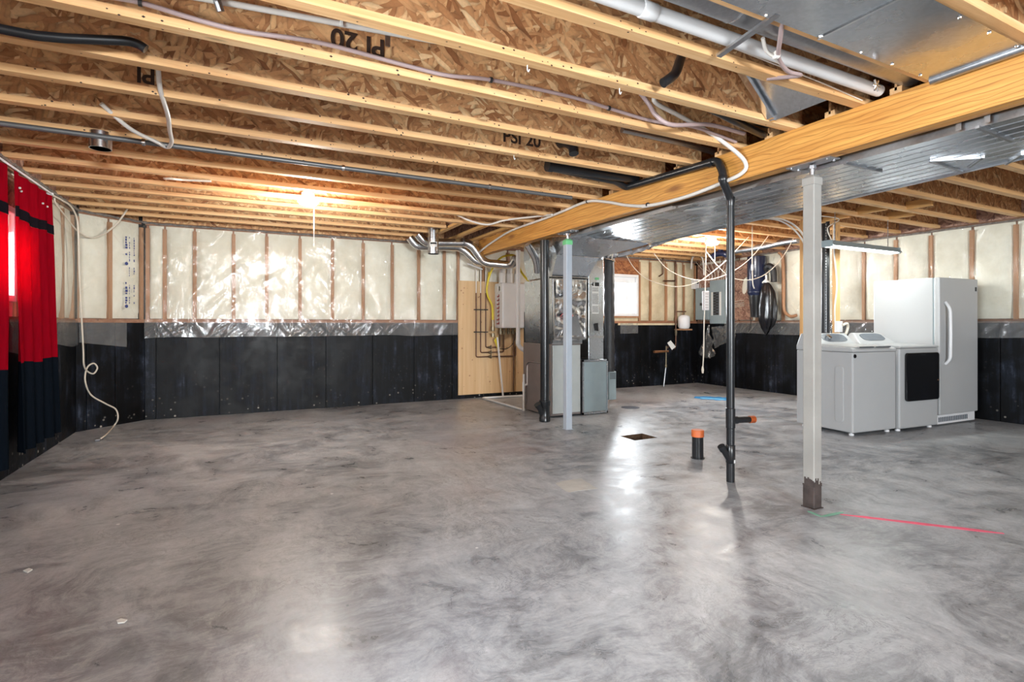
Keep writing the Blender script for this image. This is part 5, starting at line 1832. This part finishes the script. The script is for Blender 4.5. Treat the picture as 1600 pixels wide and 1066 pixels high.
# ------------------------------------------------------------------ white cables at the left corner
def corner(u, v, gap=0.10):
    """a point just in front of the left or the angled corner wall"""
    best = None
    for (o, d) in ((A0, da), ((XL, YF), (0, 1))):
        n_ = (d[1], -d[0])
        r = _ray(u, v)
        den = r[0] * n_[0] + r[1] * n_[1]
        t_ = ((o[0] + n_[0] * gap) * n_[0] + (o[1] + n_[1] * gap) * n_[1]) / den
        if t_ > 0 and (best is None or t_ < best):
            best = t_
    return at_t(u, v, best)


t = run('coax_cable', [on_z(330, 283, 2.44), on_z(285, 281, 2.43), on_z(262, 279, 2.42), at_t(245, 281, 6.1), at_t(225, 295, 6.1), at_t(205, 318, 6.1), corner(185, 347), corner(168, 362, 0.06)], 0.010, 'white_cord', 'white cable arching from the joists down to the corner wall', 'cable')
t = run('coax_cable', [corner(168, 363, 0.06)] + [corner(u, v, 0.09) for u, v in ((150, 371), (132, 369), (118, 358), (100, 335), (87, 318), (85, 309))], 0.007, 'white_cord', 'thin white cable sagging across the corner wall', 'cable')
t = run('coax_cable', [corner(u, v, 0.11) for u, v in ((82, 305), (95, 312), (110, 322), (119, 338), (122, 360), (124, 430), (127, 490), (130, 545), (131, 570), (136, 580), (146, 584), (152, 575), (146, 568), (136, 575), (133, 595), (142, 617), (165, 631), (181, 640), (184, 655), (176, 668))] + [(on_z(165, 680, 0.03)), (on_z(155, 687, 0.012))], 0.0085, 'white_cord', 'white coiled cable hanging in the corner down to the floor', 'cable')
m = MB(); p = on_z(153, 688, 0.012); m.lathe(p, [(0.016, -0.02), (0.016, 0.02)], 10, 'X'); m.build('connector', 'steel', t)

# ------------------------------------------------------------------ far right corner: panels, tank, vacuum, bag, wires
t = thing('disconnect_box', (8.13, 7.6, 1.25), 'smaller grey electrical disconnect box, left of the breaker panel', 'electrical panel')
PXX = 8.10
MB().box(PXX - 0.02, 7.50, 1.27, 8.187, 7.83, 1.90).build('case', 'grey_box', t, bevel=0.006)
MB().box(PXX - 0.035, 7.62, 1.55, PXX - 0.02, 7.70, 1.60).build('switch', 'ink', t)
t = thing('breaker_panel', (8.12, 7.3, 1.2), 'large grey electrical breaker panel with open slot in middle', 'electrical panel')
MB().box(8.12, 7.13, 1.19, 8.187, 7.495, 2.03).build('case', 'grey_box', t, bevel=0.006)
cv = MB().box(8.108, 7.14, 1.20, 8.12, 7.49, 2.02).build('cover', 'grey_box', t, bevel=0.004)
MB().box(8.104, 7.27, 1.36, 8.109, 7.40, 1.80).build('breaker_strip', 'ink', cv)
m = MB()
for k in range(16):
    m.box(8.100, 7.275 if k % 2 else 7.34, 1.38 + k * 0.026, 8.105, 7.33 if k % 2 else 7.395, 1.40 + k * 0.026)
m.each('breaker', 'grey_panel', cv)
MB().box(8.104, 7.41, 1.35, 8.109, 7.45, 1.80).build('circuit_list', 'paper', cv)
MB().box(8.104, 7.21, 1.35, 8.109, 7.25, 1.80).build('circuit_list', 'paper', cv)
t = thing('junction_box', (7.9, YB - 0.05, 1.9), 'small white junction box on the far wall left of the panels', 'electrical box')
p = on_y(1087, 444, YB - 0.05)
MB().box(p[0] - 0.08, YB - 0.10, p[2] - 0.10, p[0] + 0.05, YB - 0.006, p[2] + 0.09).build('case', 'white_matt', t, bevel=0.005)
MB().lathe((p[0] + 0.0, YB - 0.102, p[2] + 0.03), [(0.03, -0.004), (0.03, 0.002)], 14, 'Y').build('knob', 'ink', t, smooth=40)
# cables around the panels
t = thing('panel_wiring', (8.1, 7.4, 2.1), 'white house wiring fanning out above the grey panels', 'cable')
rng = random.Random(9)
for i in range(9):
    y0 = 7.15 + 0.05 * i
    m = MB(); m.tube(spline([(8.15, y0, 2.03), (8.15, y0 + rng.uniform(-.03, .03), 2.15), (8.14, 7.0 + 0.09 * i, 2.28), (8.13, 6.9 + 0.12 * i, 2.43)], 5), 0.006, 6)
    m.each('cable', 'white_cord' if i % 3 else 'pex', t, smooth=60)
for z in (1.50, 1.53, 1.56, 1.60):
    m = MB(); m.tube([(8.165, 7.13, z), (8.17, 6.95, z + 0.005), (8.17, 6.75, z + 0.02)], 0.006, 6); m.each('cable', 'white_cord', t, smooth=60)
t = run('conduit_bend', [at_t(1080, 420, 10.4), at_t(1082, 403, 10.3), at_t(1090, 398, 10.2), at_t(1098, 405, 10.2), at_t(1100, 430, 10.2)], 0.018, 'pex', 'arched grey conduit above the disconnect box', 'pipe')

t = thing('expansion_tank', (7.7, 7.7, 1.1), 'small white pressure tank under the copper line on the far wall', 'tank')
p = on_y(1071, 503, 7.70)
m = MB(); m.lathe((p[0], 7.74, p[2]), [(0.02, -0.135), (0.09, -0.13), (0.112, -0.09), (0.114, 0.07), (0.10, 0.11), (0.06, 0.13), (0.02, 0.135)], 22); m.build('tank', 'white_matt', t, smooth=50)
m = MB(); m.cyl((p[0], 7.74, p[2] + 0.13), (p[0], 7.74, p[2] + 0.18), 0.014, 8); m.build('neck', 'brass', t)
m = MB(); m.box(p[0] - 0.10, 7.66, p[2] - 0.165, p[0] + 0.14, 7.895, p[2] - 0.137); m.each('bracket', 'stud', t)
t = thing('water_main', (7.5, 7.85, 1.5), 'copper water main with branches on the far wall', 'pipe')
px_ = on_y(1056, 450, 7.84)[0]
m = MB(); m.cyl((px_, 7.84, 0.80), (px_, 7.84, 2.42), 0.014, 8); m.build('pipe', 'copper', t, smooth=50)
m = MB(); m.cyl(on_y(1037, 439, 7.84), on_y(1056, 439, 7.84), 0.014, 8); m.tube(fillet([on_y(1036, 402, 7.84), on_y(1036, 428, 7.84), on_y(1030, 432, 7.84)], 0.03), 0.012, 8); m.cyl(on_y(1056, 487, 7.84), on_y(1072, 487, 7.76), 0.012, 8); m.build('pipe', 'copper', t, smooth=50)
m = MB(); m.lathe((px_, 7.84, 1.02), [(0.02, -0.06), (0.026, 0), (0.02, 0.06)], 8); m.each('valve', 'brass', t)

t = thing('water_meter', (7.1, 7.65, 0), 'copper floor stub with meter arm and white tag by the far wall', 'pipe')
fx, fy = on_z(1037, 605)[:2]
fy = 7.70; 
b0 = on_y(1037, 605, fy); b1 = on_y(1040.5, 572, fy); b2 = on_y(1041, 545, fy)
m = MB(); m.cyl((b0[0], fy, 0.0), (b1[0], fy, b1[2]), 0.014, 8); m.build('pipe', 'steel', t, smooth=50)
m = MB(); m.cyl((b1[0], fy, b1[2]), (b2[0], fy, b2[2] + 0.05), 0.014, 8); m.lathe(b1, [(0.02, -0.03), (0.026, 0), (0.02, 0.03)], 8); m.build('pipe', 'brass', t, smooth=50)
a = on_y(1022, 550, fy)
m = MB(); m.cyl(a, on_y(1044, 549, fy), 0.026, 10, 0.02); m.build('meter_arm', 'copper_bright', t, smooth=50)
m = MB(); m.tube(spline([on_y(1041, 546, fy), on_y(1047, 540, fy), on_y(1054, 545, fy), on_y(1056, 535, fy), (px_, 7.84, 0.82)]), 0.012, 8); m.build('pipe', 'copper', t, smooth=50)
m = MB(); m.hexa([on_y(1042.5, 536, fy - 0.05), on_y(1050, 547, fy - 0.05), on_y(1050, 547, fy - 0.045), on_y(1042.5, 536, fy - 0.045)], [on_y(1048, 532, fy - 0.05), on_y(1056, 542, fy - 0.05), on_y(1056, 542, fy - 0.045), on_y(1048, 532, fy - 0.045)])
m.build('tag', 'paper', t)

t = thing('central_vacuum', (8.03, 6.45, 1.3), 'tall navy blue vacuum canister hung on the right wall', 'vacuum')
vx, vy = 8.02, 6.36
m = MB(); m.lathe((vx, vy, 0), [(0.13, 2.37), (0.155, 2.36), (0.155, 1.80), (0.15, 1.79), (0.15, 1.72), (0.125, 1.68)], 26); m.build('motor_case', 'navy_plastic', t, smooth=40)
m = MB(); m.lathe((vx, vy, 0), [(0.128, 1.69), (0.122, 1.60), (0.118, 1.58), (0.118, 1.52), (0.112, 1.50), (0.105, 1.31), (0.06, 1.30)], 26); m.build('dirt_bucket', 'abs', t, smooth=40)
m = MB()
for z in (2.20, 2.02, 1.74):
    m.lathe((vx, vy, z), [(0.157, -0.008), (0.157, 0.008)], 26)
m.each('band', 'navy_plastic', t, smooth=40)
m = MB(); m.tube(spline([(vx - 0.05, vy + 0.1, 1.30), (vx + 0.05, vy + 0.16, 1.22), (vx + 0.1, vy + 0.25, 1.05)]), 0.006, 6); m.build('wire', 'ink', t, smooth=60)
m = MB(); m.tube(spline([(vx + 0.02, vy - 0.16, 2.12), (vx + 0.0, vy - 0.24, 2.18), (vx + 0.02, vy - 0.31, 2.1), (vx + 0.02, vy - 0.32, 1.9)]), 0.05, 12); m.build('hose', 'black_rubber', t, smooth=60)

t = thing('garbage_bag', (7.9, 6.1, 1.0), 'black garbage bag tied white, hanging beside the vacuum canister', 'bag')
gx, gy_ = 7.93, 6.10


def bag(a, b):
    z = 1.90 - 0.86 * b
    kn = [(0, 0.03), (0.06, 0.075), (0.2, 0.13), (0.5, 0.165), (0.75, 0.15), (0.9, 0.10), (1.0, 0.035)]
    rr = next(r0 + (r1 - r0) * (b - b0) / (b1 - b0) for (b0, r0), (b1, r1) in zip(kn, kn[1:]) if b <= b1 + 1e-9)
    th = a * 2 * math.pi
    k = 1 + 0.16 * math.sin(th * 5 + 2 * b) + 0.10 * wob(th * 2, b * 5, 1, 2)
    return (gx + rr * 0.55 * k * math.cos(th), gy_ + rr * k * math.sin(th) - 0.03 * b, z - 0.05 * math.sin(th) * b * b)


MB().grid(bag, 40, 26).build('bag_body', 'black_bag', t, smooth=60)
m = MB(); m.lathe((gx, gy_, 1.90), [(0.035, -0.015), (0.045, 0), (0.035, 0.02)], 10); m.tube([(gx, gy_ - 0.05, 1.90), (gx, gy_ + 0.02, 1.93), (gx, gy_ + 0.07, 1.89)], 0.018, 6); m.tube([(gx, gy_, 1.9), (gx, gy_, 2.02)], 0.016, 6); m.build('tie', 'paper', t, smooth=60)
t = thing('black_hose', (8.1, 5.9, 1.3), 'dark hose hanging on a stud right of the garbage bag', 'hose')
m = MB(); m.tube(spline([(8.14, 6.02, 2.40), (8.14, 5.95, 2.3), (8.14, 5.93, 1.9), (8.14, 5.93, 1.5), (8.14, 5.90, 1.38), (8.12, 5.78, 1.31), (8.12, 5.68, 1.33)]), 0.026, 10); m.build('hose', 'stud', t, smooth=60)

t = thing('hanging_power_bar', (6.1, 5.6, 1.4), 'white power bar hanging on its cord from the far lamp', 'power bar')
hx = at_t(1103, 380, 7.78)
p0 = at_t(1103, 378, 7.78); p1 = at_t(1102, 455, 7.78); p2 = at_t(1101, 485, 7.78); p3 = at_t(1098, 578, 7.78)
m = MB(); m.cyl((p0[0], p0[1], HJ + 0.005), p1, 0.008, 8); m.build('cord', 'white_cord', t, smooth=60)
m = MB(); m.box(p1[0] - 0.045, p1[1] - 0.03, p2[2], p1[0] + 0.05, p1[1] + 0.02, p1[2]); bx__ = m.build('housing', 'white_matt', t, bevel=0.008)
m = MB()
for k in range(6):
    z = p2[2] + 0.03 + k * 0.04
    m.box(p1[0] - 0.02, p1[1] - 0.0315, z, p1[0] - 0.012, p1[1] - 0.029, z + 0.016); m.box(p1[0] + 0.012, p1[1] - 0.0315, z, p1[0] + 0.02, p1[1] - 0.029, z + 0.016)
m.each('socket', 'ink', bx__)
m = MB(); m.tube(spline([p2, at_t(1100, 515, 7.78), at_t(1099.5, 550, 7.78), p3]), 0.008, 8); m.lathe(p3, [(0.012, -0.05), (0.018, 0.0), (0.01, 0.05)], 8); m.build('tail_cord', 'white_cord', t, smooth=60)

t = thing('clear_plastic_bag', (7.9, 7.2, 0.8), 'crumpled clear plastic sheet dangling below the grey panels', 'bag')
pc = [at_t(1107, 510, 10.1), at_t(1098, 540, 10.1), at_t(1091, 552, 10.1), at_t(1108, 562, 10.1), at_t(1116, 550, 10.1), at_t(1112, 522, 10.1)]
tp, bl_, br_ = Vector(on_x(1107, 508, 8.15)), Vector(on_x(1092, 553, 8.13)), Vector(on_x(1117, 556, 8.13))


def cl_(a, b):
    p = tp.lerp(bl_.lerp(br_, a), b)
    return (p.x + 0.03 * wob(a * 6, b * 6, 1, 1), p.y + 0.06 * wob(a * 7, b * 5, 1, 8), p.z - 0.10 * b * math.sin(a * math.pi) * (0.6 + 0.6 * wob(a * 8, 0, 1, 3)))


MB().grid(cl_, 14, 14).build('sheet', 'bag_clear', t, smooth=25)
tp2 = [Vector(on_x(u, v, 8.15)) for u, v in ((1112, 511), (1150, 508), (1116, 545), (1150, 527))]
t = thing('loose_poly_sheet', (7.9, 7.0, 1.0), 'loose clear poly sheet draped under the breaker panel', 'plastic sheet')
MB().grid(lambda a, b: tuple(tp2[0].lerp(tp2[1], a).lerp(tp2[2].lerp(tp2[3], a), b) + Vector((0.05 * wob(a * 6, b * 5, 1, 6), 0.03 * wob(a * 5, b * 5, 1, 2), 0))), 20, 10).build('sheet', 'poly_flap', t, smooth=25)

WL = ['white wire draped lowest across the far corner', 'white wire draped in the middle across the far corner', 'white wire draped in front of the vacuum canister']
for lab, ps in zip(WL, ([(978, 398), (992, 420), (1015, 438), (1055, 448), (1090, 441), (1120, 420), (1142, 400), (1170, 370)],
                        [(1022, 396), (1040, 418), (1065, 432), (1095, 438), (1125, 433), (1155, 418), (1180, 396), (1201, 368)],
                        [(1104, 394), (1120, 414), (1140, 432), (1165, 438), (1190, 432), (1212, 415), (1228, 394), (1240, 372)])):
    run('draped_wire', [at_t(u, v, 7.9) for u, v in ps], 0.0055, 'white_cord', lab, 'cable')
t = run('drop_wire', [at_t(1175.5, 326, 7.2), at_t(1175.5, 349, 7.2), at_t(1175.5, 400, 7.2), at_t(1176, 440, 7.2), at_t(1178.5, 451, 7.2)], 0.007, 'white_cord', 'white cord hanging straight in front of the vacuum canister', 'cable', n=8)
m = MB(); p = at_t(1175.5, 418, 7.2); m.lathe(p, [(0.012, -0.04), (0.015, 0), (0.012, 0.04)], 8); m.build('toggle', 'white_matt', t)
t = run('blue_cable_bundle', [at_t(1112, 402, 9.3), at_t(1120, 397, 9.3), at_t(1132, 397, 9.2), at_t(1142, 404, 9.2)], 0.05, 'navy_plastic', 'dark blue cloth bundle stuffed above the breaker panel', 'bundle')
q = at_t(1126, 398, 9.25); MB().box(q[0] - 0.03, q[1] - 0.03, q[2], q[0] + 0.03, q[1] + 0.03, HJ + JH - 0.001).build('strap', 'navy_plastic', t)
t = run('top_vent_pipe', [at_t(1150, 392, 9.0), at_t(1190, 386, 8.6), at_t(1222, 379, 8.2), at_t(1248, 375, 7.9)], 0.05, 'galv_dull', 'grey duct running below the joists toward the pine stud', 'duct', n=12)
t = run('conduit', [at_t(1076, 373, 8.6), at_t(1040, 373, 8.8), at_t(1000, 371, 8.9), at_t(1110, 378, 8.3)][:3], 0.014, 'pex', 'pale conduit under the far joists left of lamp', 'pipe')
t = run('fridge_wire', [on_x(1268, 600, 8.15)[:3]] and [(8.13, 4.25, 1.27), (8.10, 4.18, 1.29), (8.05, 4.05, 1.26), (8.1, 3.98, 1.28)], 0.01, 'ink', 'short dark wire end at the wall behind the freezer', 'cable')

# outside the windows: the pale neighbouring wall and the light well's steel
t = thing('window_well', (6.2, 8.9, 1.0), 'pale ribbed wall seen through the far window', 'wall panel')
for k in range(9):
    MB().box(5.2 + k * 0.24, 8.86, 0.0, 5.43 + k * 0.24, 8.90 + 0.01 * (k % 2), 2.6).build('siding_board', 'outside', t)
